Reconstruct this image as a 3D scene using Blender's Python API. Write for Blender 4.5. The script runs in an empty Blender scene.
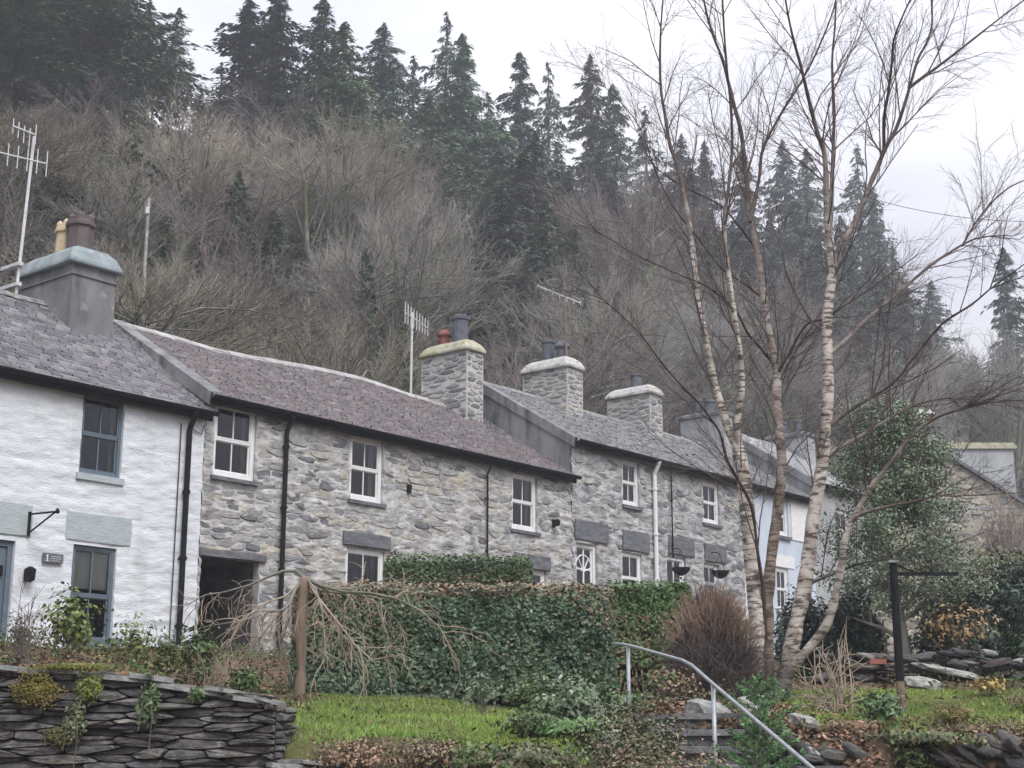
import bpy, math, random
import numpy as np
from mathutils import Vector, noise as mnoise

# ------------------------------------------------------------------ camera, sky, sun, exposure
scene = bpy.context.scene
col = scene.collection
FPX = 1465.0; PITCH = math.radians(13.5); AZ = math.radians(39.0); DIST = 20.4; EYE = 1.6
cam = bpy.data.cameras.new('camera'); camo = bpy.data.objects.new('camera', cam); col.objects.link(camo)
cam.sensor_width = 36.0; cam.lens = FPX / 1024 * 36.0; cam.clip_start = 0.1; cam.clip_end = 3000
camo.location = (0, 0, EYE); camo.rotation_euler = (math.pi / 2 + PITCH, 0, 0)
scene.camera = camo

SUN_EL = math.radians(48); SUN_AZ = math.radians(150)      # azimuth clockwise from +y (view direction)
w = bpy.data.worlds.new('World'); scene.world = w; w.use_nodes = True
nt = w.node_tree; nt.nodes.clear()
def nn_(t, tree=None):
    return (tree or nt).nodes.new(t)
out = nn_('ShaderNodeOutputWorld'); bg = nn_('ShaderNodeBackground')
sky = nn_('ShaderNodeTexSky'); sky.sky_type = 'NISHITA'; sky.sun_disc = False
sky.sun_elevation = SUN_EL; sky.sun_rotation = SUN_AZ; sky.air_density = 1.0; sky.dust_density = 3.0
hs = nn_('ShaderNodeHueSaturation'); hs.inputs['Saturation'].default_value = 0.25
nt.links.new(sky.outputs[0], hs.inputs['Color'])
tc = nn_('ShaderNodeTexCoord'); sep = nn_('ShaderNodeSeparateXYZ'); nt.links.new(tc.outputs['Generated'], sep.inputs[0])
mp = nn_('ShaderNodeMapping'); mp.inputs['Scale'].default_value = (1.5, 1.5, 4.0); nt.links.new(tc.outputs['Generated'], mp.inputs[0])
cn = nn_('ShaderNodeTexNoise'); cn.inputs['Scale'].default_value = 2.2; cn.inputs['Detail'].default_value = 5; nt.links.new(mp.outputs[0], cn.inputs['Vector'])
cr = nn_('ShaderNodeValToRGB'); cr.color_ramp.elements[0].position = .35; cr.color_ramp.elements[1].position = .68
cr.color_ramp.elements[0].color = (4.3, 4.36, 5.05, 1); cr.color_ramp.elements[1].color = (5.85, 5.82, 6.05, 1)
nt.links.new(cn.outputs['Fac'], cr.inputs[0])
# overcast dome: brighter towards the zenith, as a cloud layer is
mx = nn_('ShaderNodeMath'); mx.operation = 'MAXIMUM'; mx.inputs[1].default_value = 0; nt.links.new(sep.outputs[2], mx.inputs[0])
ma = nn_('ShaderNodeMath'); ma.operation = 'MULTIPLY_ADD'; ma.inputs[1].default_value = 1.55; ma.inputs[2].default_value = 0.62; nt.links.new(mx.outputs[0], ma.inputs[0])
mlt = nn_('ShaderNodeVectorMath'); mlt.operation = 'SCALE'; nt.links.new(cr.outputs[0], mlt.inputs[0]); nt.links.new(ma.outputs[0], mlt.inputs['Scale'])
mix = nn_('ShaderNodeMixRGB'); mix.inputs[0].default_value = 0.9
nt.links.new(hs.outputs[0], mix.inputs[1]); nt.links.new(mlt.outputs[0], mix.inputs[2])
nt.links.new(mix.outputs[0], bg.inputs[0]); bg.inputs[1].default_value = 0.11
nt.links.new(bg.outputs[0], out.inputs[0])

sl = bpy.data.lights.new('sun', 'SUN'); slo = bpy.data.objects.new('sun', sl); col.objects.link(slo)
sl.energy = 1.5; sl.angle = math.radians(25); sl.color = (1.0, 0.98, 0.96)
sd = Vector((math.sin(SUN_AZ) * math.cos(SUN_EL), math.cos(SUN_AZ) * math.cos(SUN_EL), math.sin(SUN_EL)))
slo.rotation_euler = sd.to_track_quat('Z', 'Y').to_euler(); slo.location = (0, 0, 60)
vs = scene.view_settings; vs.view_transform = 'Standard'; vs.look = 'None'; vs.gamma = 1.0; vs.exposure = 0.80
scene.render.engine = 'CYCLES'
scene.cycles.max_bounces = 5; scene.cycles.diffuse_bounces = 2; scene.cycles.transparent_max_bounces = 8
scene.cycles.volume_bounces = 0

# ------------------------------------------------------------------ geometry of the place
ROWD = np.array([math.sin(AZ), math.cos(AZ), 0.0]); ROWN = np.array([-math.cos(AZ), math.sin(AZ), 0.0])
def ray(px, py):
    u = px - 512; v = 384 - py
    return np.array([u, FPX * math.cos(PITCH) - v * math.sin(PITCH), FPX * math.sin(PITCH) + v * math.cos(PITCH)])
def fac(px, py, s=0.0):
    r = ray(px, py); P = r * ((DIST + s) / (r @ ROWN)); return float(P @ ROWD), float(P[2] + EYE)
def dep(px, py, F):
    r = ray(px, py); P = r * (F / r[1]); P[2] += EYE; return P
def row(t, s, z=0.0):
    P = ROWD * t + ROWN * (DIST + s); return np.array([P[0], P[1], z])
def to_row(x, y):
    x = np.asarray(x, float); y = np.asarray(y, float)
    return x * ROWD[0] + y * ROWD[1], x * ROWN[0] + y * ROWN[1] - DIST

def _hash(ix, iy, seed):
    h = (ix.astype(np.int64) * 374761393 + iy.astype(np.int64) * 668265263 + seed * 1442695041) & 0xffffffff
    h = ((h ^ (h >> 13)) * 1274126177) & 0xffffffff
    return ((h ^ (h >> 16)) & 0xffff) / 65535.0
def vn(x, y, seed=0):
    x = np.asarray(x, float); y = np.asarray(y, float)
    ix = np.floor(x); iy = np.floor(y); fx = x - ix; fy = y - iy
    fx = fx * fx * (3 - 2 * fx); fy = fy * fy * (3 - 2 * fy)
    a = _hash(ix, iy, seed); b = _hash(ix + 1, iy, seed); c = _hash(ix, iy + 1, seed); d = _hash(ix + 1, iy + 1, seed)
    return (a * (1 - fx) + b * fx) * (1 - fy) + (c * (1 - fx) + d * fx) * fy - 0.5
def fbm(x, y, seed=0, o=3):
    r = 0; a = 1.0
    for k in range(o):
        r = r + a * vn(x * 2 ** k, y * 2 ** k, seed + k * 17); a *= .5
    return r

CTRL = []
for (px, py, F) in [(280,697,18.5),(400,698,18.2),(530,712,17.6),(340,737,13.5),(480,745,13),(420,718,15.5),(280,750,12.4),(560,735,14),
                    (640,702,16),(700,702,16.3),(650,716,14.6),(765,703,16.6),(800,705,16),(900,692,19),(950,720,16),(900,740,13.8),
                    (1000,738,14),(1015,694,18.5),(850,682,20.5),(980,676,20.5),(20,664,13),(120,672,13),(220,684,13),(150,664,18),(30,660,18),(1200,690,19),(1150,740,14)]:
    CTRL.append(dep(px, py, F))
for t in (6, 11, 16, 21, 25): CTRL += [row(t, -.3, 3.0), row(t, -2.5, 2.75), row(t, 3, 3.1), row(t, 7, 3.6)]
for t in (29, 33, 37, 42): CTRL += [row(t, -.3, 3.75), row(t, -3.5, 3.3), row(t, 3, 3.8), row(t, 7, 4.2)]
CTRL += [np.array(c) for c in [(-14,14,2.3),(-20,18,2.6),(10,26,3.2),(16,32,3.8),(16,22,2.6),(22,40,4.5),(8,20,2.2),(24,24,2.8),(30,34,4.0),(14,16,2.0)]]
CTRL = np.array(CTRL)
def front_edge(x):
    return np.interp(x, [-30, -5, -1.6, -1.2, 0.5, 1.2, 2.6, 3.2, 30], [12.1, 12.1, 12.0, 11.95, 12.2, 14.4, 13.2, 12.4, 12.4])
def ground(x, y):
    x = np.asarray(x, float); y = np.asarray(y, float); sh = np.broadcast(x, y).shape
    X = np.broadcast_to(x, sh).ravel(); Y = np.broadcast_to(y, sh).ravel()
    Z = np.empty(X.shape)
    for a in range(0, X.size, 20000):
        d2 = (X[a:a+20000, None] - CTRL[None, :, 0]) ** 2 + (Y[a:a+20000, None] - CTRL[None, :, 1]) ** 2 + 0.3
        wt = d2 ** -1.75; Z[a:a+20000] = (wt * CTRL[None, :, 2]).sum(1) / wt.sum(1)
    t, s = to_row(X, Y)
    hill = 3.6 + np.where(t > 28, .5, 0) + 0.80 * np.clip(s - 7.5, 0, 44) + 0.12 * np.clip(s - 51.5, 0, 200) + 3.0 * vn(X * .06, Y * .06, 5) * np.clip((s - 9) / 10, 0, 1)
    k = np.clip((s - 6.8) / 2.0, 0, 1); k = k * k * (3 - 2 * k)
    Z = Z * (1 - k) + hill * k
    fe = front_edge(X)
    low = 0.15 + 0.6 * np.clip((Y - 5) / 6.5, 0, 1)
    k = np.clip((Y - (fe - 0.1)) / 0.35, 0, 1); k = np.where((X > -1.3) & (X < 3.0), np.clip((Y - (fe - 2.2)) / 2.4, 0, 1), k)
    Z = low * (1 - k) + Z * k
    Z = Z + 0.05 * vn(X * 1.3, Y * 1.3, 9) * np.clip(Y / 8, 0, 1)
    return Z.reshape(sh)
def gz(x, y): return float(ground(np.array([x]), np.array([y]))[0])
def gp(px, py, near=9.0, far=60.0):
    r = ray(px, py); Fs = np.arange(near, far, .05)
    P = r[None, :] * (Fs / r[1])[:, None]; P[:, 2] += EYE
    g = ground(P[:, 0], P[:, 1]); hit = np.nonzero(P[:, 2] <= g)[0]
    i = hit[0] if len(hit) else len(Fs) - 1
    return np.array([P[i, 0], P[i, 1], g[i]])
def at(px, F):
    x = (px - 512) / FPX * F * 1.03
    return np.array([x, F, gz(x, F)])

# ------------------------------------------------------------------ object helpers
def tag(o, label=None, cat=None, group=None, kind=None):
    if label: o['label'] = label
    if cat: o['category'] = cat
    if group: o['group'] = group
    if kind: o['kind'] = kind
    return o
def empty(name, loc=(0, 0, 0), rz=0.0, label=None, cat=None, group=None):
    o = bpy.data.objects.new(name, None); col.objects.link(o); o.location = loc; o.rotation_euler = (0, 0, rz)
    o.empty_display_size = .2
    return tag(o, label, cat, group)
def mesh_data(name, V, F, mat=None, C=None, smooth=False):
    me = bpy.data.meshes.new(name)
    V = np.asarray(V, np.float32).reshape(-1, 3)
    if isinstance(F, np.ndarray):
        n, k = F.shape
        me.vertices.add(len(V)); me.vertices.foreach_set('co', V.ravel())
        me.loops.add(n * k); me.loops.foreach_set('vertex_index', F.astype(np.int32).ravel())
        me.polygons.add(n); me.polygons.foreach_set('loop_start', np.arange(0, n * k, k, dtype=np.int32))
        me.polygons.foreach_set('loop_total', np.full(n, k, np.int32))
        if smooth: me.polygons.foreach_set('use_smooth', np.ones(n, bool))
        me.update(calc_edges=True)
    else:
        me.from_pydata(V.tolist(), [], [list(map(int, f)) for f in F])
        if smooth: me.polygons.foreach_set('use_smooth', np.ones(len(me.polygons), bool))
        me.update()
    if C is not None:
        C = np.asarray(C, np.float32)
        if C.shape[1] == 3: C = np.hstack([C, np.ones((len(C), 1), np.float32)])
        at_ = me.color_attributes.new('Col', 'FLOAT_COLOR', 'POINT'); at_.data.foreach_set('color', C.ravel())
    if mat: me.materials.append(mat)
    return me
def obj(name, V, F, mat, parent=None, C=None, smooth=False, loc=None):
    o = bpy.data.objects.new(name, mesh_data(name, V, F, mat, C, smooth)); col.objects.link(o)
    if parent: o.parent = parent
    if loc is not None: o.location = loc
    return o
class MB:
    def __init__(s): s.V = []; s.F = []; s.C = []
    def add(s, V, F, c=None):
        b = len(s.V); s.V += [tuple(v) for v in V]; s.F += [[b + i for i in f] for f in F]
        if c is not None: s.C += [c] * len(V)
    def box(s, a, b, c=None):
        x0, y0, z0 = a; x1, y1, z1 = b
        s.add([(x0,y0,z0),(x1,y0,z0),(x1,y1,z0),(x0,y1,z0),(x0,y0,z1),(x1,y0,z1),(x1,y1,z1),(x0,y1,z1)],
              [(3,2,1,0),(4,5,6,7),(0,1,5,4),(1,2,6,5),(2,3,7,6),(3,0,4,7)], c)
    def tube(s, pts, rad, k=8, cap=True, c=None):
        V, F = tube1(pts, rad, k); b = len(s.V); s.add(V, F, c)
        if cap:
            n = len(pts); s.F.append([b + i for i in range(k)][::-1]); s.F.append([b + (n - 1) * k + i for i in range(k)])
    def lathe(s, center, prof, k=14):
        cx, cy, cz = center; b = len(s.V)
        for (r, z) in prof:
            for i in range(k):
                a = 2 * math.pi * i / k; s.V.append((cx + r * math.cos(a), cy + r * math.sin(a), cz + z))
        for j in range(len(prof) - 1):
            for i in range(k):
                s.F.append([b + j * k + i, b + j * k + (i + 1) % k, b + (j + 1) * k + (i + 1) % k, b + (j + 1) * k + i])
        s.F.append([b + i for i in range(k)][::-1]); s.F.append([b + (len(prof) - 1) * k + i for i in range(k)])
    def build(s, name, mat, parent=None, smooth=False, loc=None):
        return obj(name, s.V, s.F, mat, parent, s.C if s.C else None, smooth, loc)
def tubes(P, R, k):
    """P (B,n,3) R (B,n) -> verts, quads"""
    P = np.asarray(P, float); R = np.asarray(R, float); B, n, _ = P.shape
    T = np.gradient(P, axis=1); T /= np.linalg.norm(T, axis=2, keepdims=True) + 1e-9
    A = P[:, -1] - P[:, 0]; ref = np.where((np.abs(A[:, 2]) > .8 * np.linalg.norm(A, axis=1))[:, None], [[1.0, 0.02, 0]], [[0, 0.03, 1.0]])[:, None, :]
    U = np.cross(T, ref); U /= np.linalg.norm(U, axis=2, keepdims=True) + 1e-9; W = np.cross(T, U)
    an = np.arange(k) * 2 * math.pi / k
    V = P[:, :, None, :] + R[:, :, None, None] * (np.cos(an)[None, None, :, None] * U[:, :, None, :] + np.sin(an)[None, None, :, None] * W[:, :, None, :])
    base = (np.arange(B) * n * k)[:, None, None]; j = (np.arange(n - 1) * k)[None, :, None]; i = np.arange(k)[None, None, :]; i2 = (i + 1) % k
    F = np.stack([base + j + i, base + j + i2, base + j + k + i2, base + j + k + i], axis=-1).reshape(-1, 4)
    return V.reshape(-1, 3), F
def tube1(pts, rad, k):
    rad = np.full(len(pts), rad, float) if np.isscalar(rad) else np.asarray(rad, float)
    V, F = tubes(np.asarray(pts, float)[None], rad[None], k); return V, F.tolist()
def merge(parts):
    Vs, Fs, Cs, b = [], [], [], 0
    for p in parts:
        Vs.append(p[0]); Fs.append(p[1] + b); b += len(p[0])
        if len(p) > 2 and p[2] is not None: Cs.append(p[2])
    return np.concatenate(Vs), np.concatenate(Fs), (np.concatenate(Cs) if Cs else None)

# ------------------------------------------------------------------ materials
def mk(name, c1, c2=None, scale=4.0, rough=.85, bump=0.0, bscale=30.0, attr=False, rnd=0.0, rndcols=None, stain=None, stretch=(1, 1, 1), spec=.3, detail=5, bdist=.02, ramp=(.35, .65), smax=1.0):
    m = bpy.data.materials.new(name); m.use_nodes = True; t = m.node_tree; L = t.links; t.nodes.clear()
    N = lambda k: t.nodes.new(k)
    o = N('ShaderNodeOutputMaterial'); p = N('ShaderNodeBsdfPrincipled'); L.new(p.outputs[0], o.inputs[0])
    p.inputs['Roughness'].default_value = rough; p.inputs['Specular IOR Level'].default_value = spec
    tcn = N('ShaderNodeTexCoord'); mpn = N('ShaderNodeMapping'); mpn.inputs['Scale'].default_value = stretch; L.new(tcn.outputs['Object'], mpn.inputs[0])
    oi = N('ShaderNodeObjectInfo')
    ad = N('ShaderNodeVectorMath'); ad.operation = 'ADD'; L.new(mpn.outputs[0], ad.inputs[0])
    if rnd or rndcols:
        sc = N('ShaderNodeVectorMath'); sc.operation = 'SCALE'; sc.inputs['Scale'].default_value = 37.0
        cb = N('ShaderNodeCombineXYZ'); L.new(oi.outputs['Random'], cb.inputs[0]); L.new(oi.outputs['Random'], cb.inputs[1]); L.new(cb.outputs[0], sc.inputs[0]); L.new(sc.outputs[0], ad.inputs[1])
    nz = N('ShaderNodeTexNoise'); nz.inputs['Scale'].default_value = scale; nz.inputs['Detail'].default_value = detail; L.new(ad.outputs[0], nz.inputs['Vector'])
    r = N('ShaderNodeValToRGB'); r.color_ramp.elements[0].position, r.color_ramp.elements[1].position = ramp
    c2 = c2 or c1
    if attr:
        a = N('ShaderNodeVertexColor'); a.layer_name = 'Col'
        r.color_ramp.elements[0].color = (*[c1] * 3, 1) if np.isscalar(c1) else (*c1, 1); r.color_ramp.elements[1].color = (*[c2] * 3, 1) if np.isscalar(c2) else (*c2, 1)
        L.new(nz.outputs['Fac'], r.inputs[0])
        mm = N('ShaderNodeMixRGB'); mm.blend_type = 'MULTIPLY'; mm.inputs[0].default_value = 1; L.new(a.outputs[0], mm.inputs[1]); L.new(r.outputs[0], mm.inputs[2]); cur = mm.outputs[0]
    elif rndcols:
        rr = N('ShaderNodeValToRGB'); rr.color_ramp.interpolation = 'CONSTANT'
        while len(rr.color_ramp.elements) < len(rndcols): rr.color_ramp.elements.new(.5)
        for i, c in enumerate(rndcols): rr.color_ramp.elements[i].position = i / len(rndcols); rr.color_ramp.elements[i].color = (*c, 1)
        L.new(oi.outputs['Random'], rr.inputs[0])
        r.color_ramp.elements[0].color = (*c1, 1); r.color_ramp.elements[1].color = (*c2, 1); L.new(nz.outputs['Fac'], r.inputs[0])
        mm = N('ShaderNodeMixRGB'); mm.blend_type = 'MULTIPLY'; mm.inputs[0].default_value = 1; L.new(rr.outputs[0], mm.inputs[1]); L.new(r.outputs[0], mm.inputs[2]); cur = mm.outputs[0]
    else:
        r.color_ramp.elements[0].color = (*c1, 1); r.color_ramp.elements[1].color = (*c2, 1); L.new(nz.outputs['Fac'], r.inputs[0]); cur = r.outputs[0]
    if rnd:
        hv = N('ShaderNodeHueSaturation'); mr = N('ShaderNodeMapRange'); mr.inputs[3].default_value = 1 - rnd; mr.inputs[4].default_value = 1 + rnd
        L.new(oi.outputs['Random'], mr.inputs[0]); L.new(mr.outputs[0], hv.inputs['Value']); L.new(cur, hv.inputs['Color'])
        mr2 = N('ShaderNodeMapRange'); mr2.inputs[3].default_value = .5 + rnd * .08; mr2.inputs[4].default_value = .5 - rnd * .08; L.new(oi.outputs['Random'], mr2.inputs[0]); L.new(mr2.outputs[0], hv.inputs['Hue']); cur = hv.outputs[0]
    if stain:
        for (sc_, scl, lo, hi, st) in stain:
            m2 = N('ShaderNodeMapping'); m2.inputs['Scale'].default_value = st; L.new(tcn.outputs['Object'], m2.inputs[0])
            n2 = N('ShaderNodeTexNoise'); n2.inputs['Scale'].default_value = scl; n2.inputs['Detail'].default_value = 6; L.new(m2.outputs[0], n2.inputs['Vector'])
            r2 = N('ShaderNodeMapRange'); r2.inputs[1].default_value = lo; r2.inputs[2].default_value = hi; r2.inputs[4].default_value = smax; L.new(n2.outputs['Fac'], r2.inputs[0])
            mm = N('ShaderNodeMixRGB'); L.new(r2.outputs[0], mm.inputs[0]); L.new(cur, mm.inputs[1]); mm.inputs[2].default_value = (*sc_, 1); cur = mm.outputs[0]
    L.new(cur, p.inputs['Base Color'])
    if bump:
        nb = N('ShaderNodeTexNoise'); nb.inputs['Scale'].default_value = bscale; nb.inputs['Detail'].default_value = 6; L.new(ad.outputs[0], nb.inputs['Vector'])
        b = N('ShaderNodeBump'); b.inputs['Strength'].default_value = bump; b.inputs['Distance'].default_value = bdist; L.new(nb.outputs['Fac'], b.inputs['Height']); L.new(b.outputs[0], p.inputs['Normal'])
    return m
M = {}
M['whitewash'] = mk('whitewash', (.62,.65,.685), (.72,.745,.77), 3, .9, .6, 22, stretch=(1,1,2), stain=[((.36,.40,.36), .9, .60, .85, (1.6,1.6,.35)), ((.40,.41,.40), 14, .66, .8, (1,1,2.6)), ((.45,.48,.49), 5, .66, .84, (1,1,3)), ((.55,.58,.56), 1.3, .62, .85, (3,3,.5))])
M['mortar'] = mk('lime_mortar', (.36,.355,.35), (.56,.55,.53), 5, .95, .7, 30, stain=[((.17,.175,.18), 2.2, .52, .72, (1,1,1.6)), ((.50,.44,.34), 1.4, .53, .74, (1,1,1)), ((.12,.125,.13), 9, .58, .7, (1,1,2.5))])
M['mortar3'] = mk('grey_mortar', (.32,.325,.33), (.50,.50,.49), 5, .95, .7, 30, stain=[((.16,.165,.17), 2.2, .5, .72, (1,1,1.6)), ((.12,.125,.13), 9, .58, .7, (1,1,2.5))])
M['mortarpale'] = mk('pale_pointing', (.42,.41,.40), (.56,.55,.53), 6, .95, .6, 30, stain=[((.22,.22,.22), 3, .56, .75, (1,1,1))])
stone_cols = [(.25,.255,.265),(.34,.337,.335),(.40,.39,.37),(.20,.205,.215),(.36,.358,.36),(.30,.30,.308),(.41,.39,.35),(.29,.285,.28),(.165,.17,.18),(.38,.378,.375)]
M['stone'] = mk('rubble_stone', (.72,.72,.72), (1.22,1.2,1.16), 7, .9, .8, 25, rndcols=stone_cols, stretch=(1,1,1.8))
M['stone_attr'] = mk('rubble_stone_small', .72, 1.25, 7, .9, .8, 25, attr=True, stretch=(1,1,1.8))
M['dry'] = mk('dry_stone', (.5,.5,.5), (1.45,1.42,1.36), 11, .85, 1.0, 45, rndcols=[(.12,.112,.115),(.16,.153,.152),(.095,.09,.098),(.19,.182,.172),(.14,.12,.12),(.11,.11,.115)], stretch=(1,1,2.5), stain=[((.30,.31,.28), 7, .66, .74, (1,1,1)), ((.10,.12,.035), 2.5, .62, .76, (1,1,1))])
M['coping'] = mk('lichened_slate', (.16,.165,.16), (.34,.35,.34), 9, .9, .8, 25, rnd=.15, stain=[((.10,.12,.035), 4, .6, .74, (1,1,1))])
M['core'] = mk('wall_core', (.02,.02,.02), (.035,.033,.03), 8, 1)
M['render'] = mk('cement_render', (.155,.16,.165), (.245,.25,.255), 2.2, .92, .5, 25, stretch=(1,1,.5), stain=[((.085,.09,.095), 1.6, .52, .72, (2.2,2.2,.5)), ((.36,.36,.34), 3, .62, .8, (1,1,1))])
M['render_pale'] = mk('pale_render', (.33,.345,.355), (.42,.435,.44), 2, .92, .4, 25, stretch=(1,1,.6), stain=[((.2,.21,.215), 1.6, .58, .78, (2,2,.4))])
M['cap_green'] = mk('painted_cap', (.22,.265,.28), (.31,.35,.36), 3, .9, .6, 20, stain=[((.13,.15,.155), 4, .52, .74, (1,1,.6)), ((.38,.40,.38), 9, .62, .75, (1,1,1))])
M['cap_yellow'] = mk('lichen_cap', (.36,.34,.25), (.47,.45,.36), 5, .95, .6, 20, stain=[((.25,.26,.12), 4, .5, .7, (1,1,1)), ((.18,.17,.15), 8, .6, .75, (1,1,1))])
M['cap_grey'] = mk('cement_cap', (.42,.41,.395), (.54,.53,.51), 4, .95, .7, 20, stain=[((.38,.34,.22), 3, .58, .76, (1,1,1)), ((.2,.2,.19), 6, .55, .75, (1,1,1)), ((.12,.12,.12), 12, .64, .74, (1,1,1))])
M['pot_cream'] = mk('cream_pot', (.52,.41,.25), (.60,.49,.33), 6, .8, .2, 20, stain=[((.2,.17,.13), 5, .58, .8, (1,1,.4))])
M['pot_brown'] = mk('brown_pot', (.085,.065,.07), (.13,.10,.105), 6, .6)
M['pot_red'] = mk('red_pot', (.20,.075,.055), (.26,.11,.08), 6, .75)
M['pot_slate'] = mk('blue_pot', (.075,.085,.105), (.13,.14,.165), 6, .55)
M['slate1'] = mk('grey_slates', .86, 1.14, 3, .6, .25, 30, attr=True, smax=.35, stain=[((.40,.40,.41), 6, .60, .74, (.6,1.5,1.5)), ((.20,.21,.15), 2, .62, .8, (1,1,1))])
M['slate2'] = mk('purple_slates', .86, 1.14, 3, .65, .25, 30, attr=True, smax=.35, stain=[((.46,.44,.44), 5, .60, .72, (.5,1.2,1.2)), ((.24,.16,.14), 1.1, .55, .8, (1,1,1))])
M['slate3'] = mk('mossy_slates', .86, 1.14, 3, .7, .25, 30, attr=True, smax=.35, stain=[((.34,.345,.34), 4, .56, .72, (.6,1.2,1.2)), ((.16,.165,.10), 1.5, .58, .78, (1,1,1))])
M['ridgegrey'] = mk('ridge_cement', (.30,.295,.29), (.44,.435,.42), 5, .9, .5, 20, rnd=.15)
M['slate_slab'] = mk('slate_lintel', (.10,.108,.12), (.18,.185,.195), 5, .7, .5, 20, stretch=(1,1,3))
M['paleslab'] = mk('painted_lintel', (.37,.42,.435), (.44,.485,.495), 4, .85, .5, 18, stretch=(1,1,2.5), stain=[((.3,.33,.33), 7, .6, .75, (1,1,3))])
M['black'] = mk('black_iron', (.01,.01,.011), (.016,.016,.018), 8, .6, spec=.12)
M['white'] = mk('white_paint', (.72,.72,.71), (.80,.80,.79), 8, .5, stain=[((.5,.49,.46), 9, .64, .85, (1,1,1))])
M['blueframe'] = mk('blue_grey_paint', (.11,.145,.18), (.135,.17,.205), 8, .5)
M['blind'] = mk('roller_blind', (.70,.74,.66), (.76,.79,.72), 3, .9)
M['dark'] = mk('dark_room', (.012,.012,.012), (.02,.02,.02), 3, .9)
M['curtain'] = mk('curtain', (.34,.33,.32), (.52,.51,.49), 3, .9, stretch=(8,1,.3))
M['metal'] = mk('galvanised_steel', (.30,.32,.34), (.40,.42,.44), 12, .5, spec=.4)
M['metal'].node_tree.nodes['Principled BSDF'].inputs['Metallic'].default_value = .55
M['alu'] = mk('aerial_aluminium', (.55,.55,.56), (.65,.65,.66), 12, .5, stain=[((.2,.2,.2), 14, .6, .7, (1,1,2))])
M['rust'] = mk('rusty_steel', (.16,.11,.085), (.24,.17,.13), 12, .8)
M['palewall'] = mk('pale_blue_wall', (.50,.565,.64), (.57,.63,.70), 2, .9, .3, 20, stain=[((.42,.46,.5), 1.2, .6, .8, (3,3,.5))])
M['buff'] = mk('buff_rubble', (.30,.28,.24), (.42,.39,.33), 4, .95, .8, 14, stretch=(1,1,2), stain=[((.17,.16,.14), 3, .52, .7, (1,1,2))])
M['wood'] = mk('weathered_wood', (.19,.135,.10), (.27,.20,.155), 5, .85, .6, 18, stretch=(6,6,.6), stain=[((.14,.15,.06), 3, .56, .72, (1,1,1))])
M['ground'] = None
M['birch'] = None
M['barkgrey'] = mk('mossy_bark', (.14,.135,.115), (.27,.26,.225), 5, .95, .6, 16, rnd=.15, stretch=(1,1,.4), stain=[((.11,.13,.05), 1.3, .48, .66, (1,1,.6))])
M['twig'] = mk('bare_twigs', (.27,.25,.23), (.40,.375,.335), .35, .95, rnd=.26)
M['twig_warm'] = mk('warm_twigs', (.28,.25,.20), (.41,.37,.30), .35, .95, rnd=.24)
M['twig_purple'] = mk('purple_twigs', (.21,.175,.175), (.31,.26,.255), .35, .95, rnd=.24)
M['twig_dim'] = mk('shaded_wood_twigs', (.13,.118,.108), (.21,.195,.175), .35, .95)  # darker copy of the grey twigs: shading in depth put into the colour
M['twig_plum'] = mk('shaded_scrub_twigs', (.125,.10,.10), (.20,.165,.165), .35, .95)  # purple twigs darkened likewise, depth shading is in the colour
M['twig_tan'] = mk('tan_twigs', (.27,.215,.165), (.42,.345,.275), 2, .9)
M['stem'] = mk('shrub_stems', (.09,.07,.055), (.17,.135,.105), 6, .95)
M['needle'] = mk('conifer_needles', .7, 1.3, .6, .75, attr=True, rnd=.22, spec=.2)
M['conbark'] = mk('conifer_bark', (.09,.075,.065), (.15,.13,.115), 3, .95, .5, 8)
M['leaf'] = mk('leaves', .78, 1.22, 3, .45, attr=True, spec=.35)
M['leafdull'] = mk('dull_leaves', .78, 1.22, 3, .7, attr=True, spec=.2)
M['grass'] = mk('grass_blades', .75, 1.25, 1.2, .65, attr=True, spec=.25)
M['rubber'] = mk('brick_red', (.26,.10,.07), (.32,.14,.10), 7, .9)
M['twine'] = mk('cable', (.05,.05,.055), (.06,.06,.065), 5, .8)

def glass_mat():
    m = bpy.data.materials.new('window_glass'); m.use_nodes = True; t = m.node_tree; t.nodes.clear(); L = t.links
    o = t.nodes.new('ShaderNodeOutputMaterial'); mi = t.nodes.new('ShaderNodeMixShader'); tr = t.nodes.new('ShaderNodeBsdfTransparent'); g = t.nodes.new('ShaderNodeBsdfGlossy')
    tr.inputs[0].default_value = (.78,.8,.8,1); g.inputs['Roughness'].default_value = .03; g.inputs[0].default_value = (.9,.93,.97,1)
    fr = t.nodes.new('ShaderNodeFresnel'); fr.inputs[0].default_value = 1.62
    nz = t.nodes.new('ShaderNodeTexNoise'); nz.inputs['Scale'].default_value = 3.0; tcn = t.nodes.new('ShaderNodeTexCoord'); L.new(tcn.outputs['Object'], nz.inputs[0])
    bp = t.nodes.new('ShaderNodeBump'); bp.inputs['Strength'].default_value = .12; bp.inputs['Distance'].default_value = .02; L.new(nz.outputs[0], bp.inputs['Height'])
    L.new(bp.outputs[0], g.inputs['Normal'])
    L.new(fr.outputs[0], mi.inputs[0]); L.new(tr.outputs[0], mi.inputs[1]); L.new(g.outputs[0], mi.inputs[2]); L.new(mi.outputs[0], o.inputs[0])
    return m
M['glass'] = glass_mat()
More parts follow.
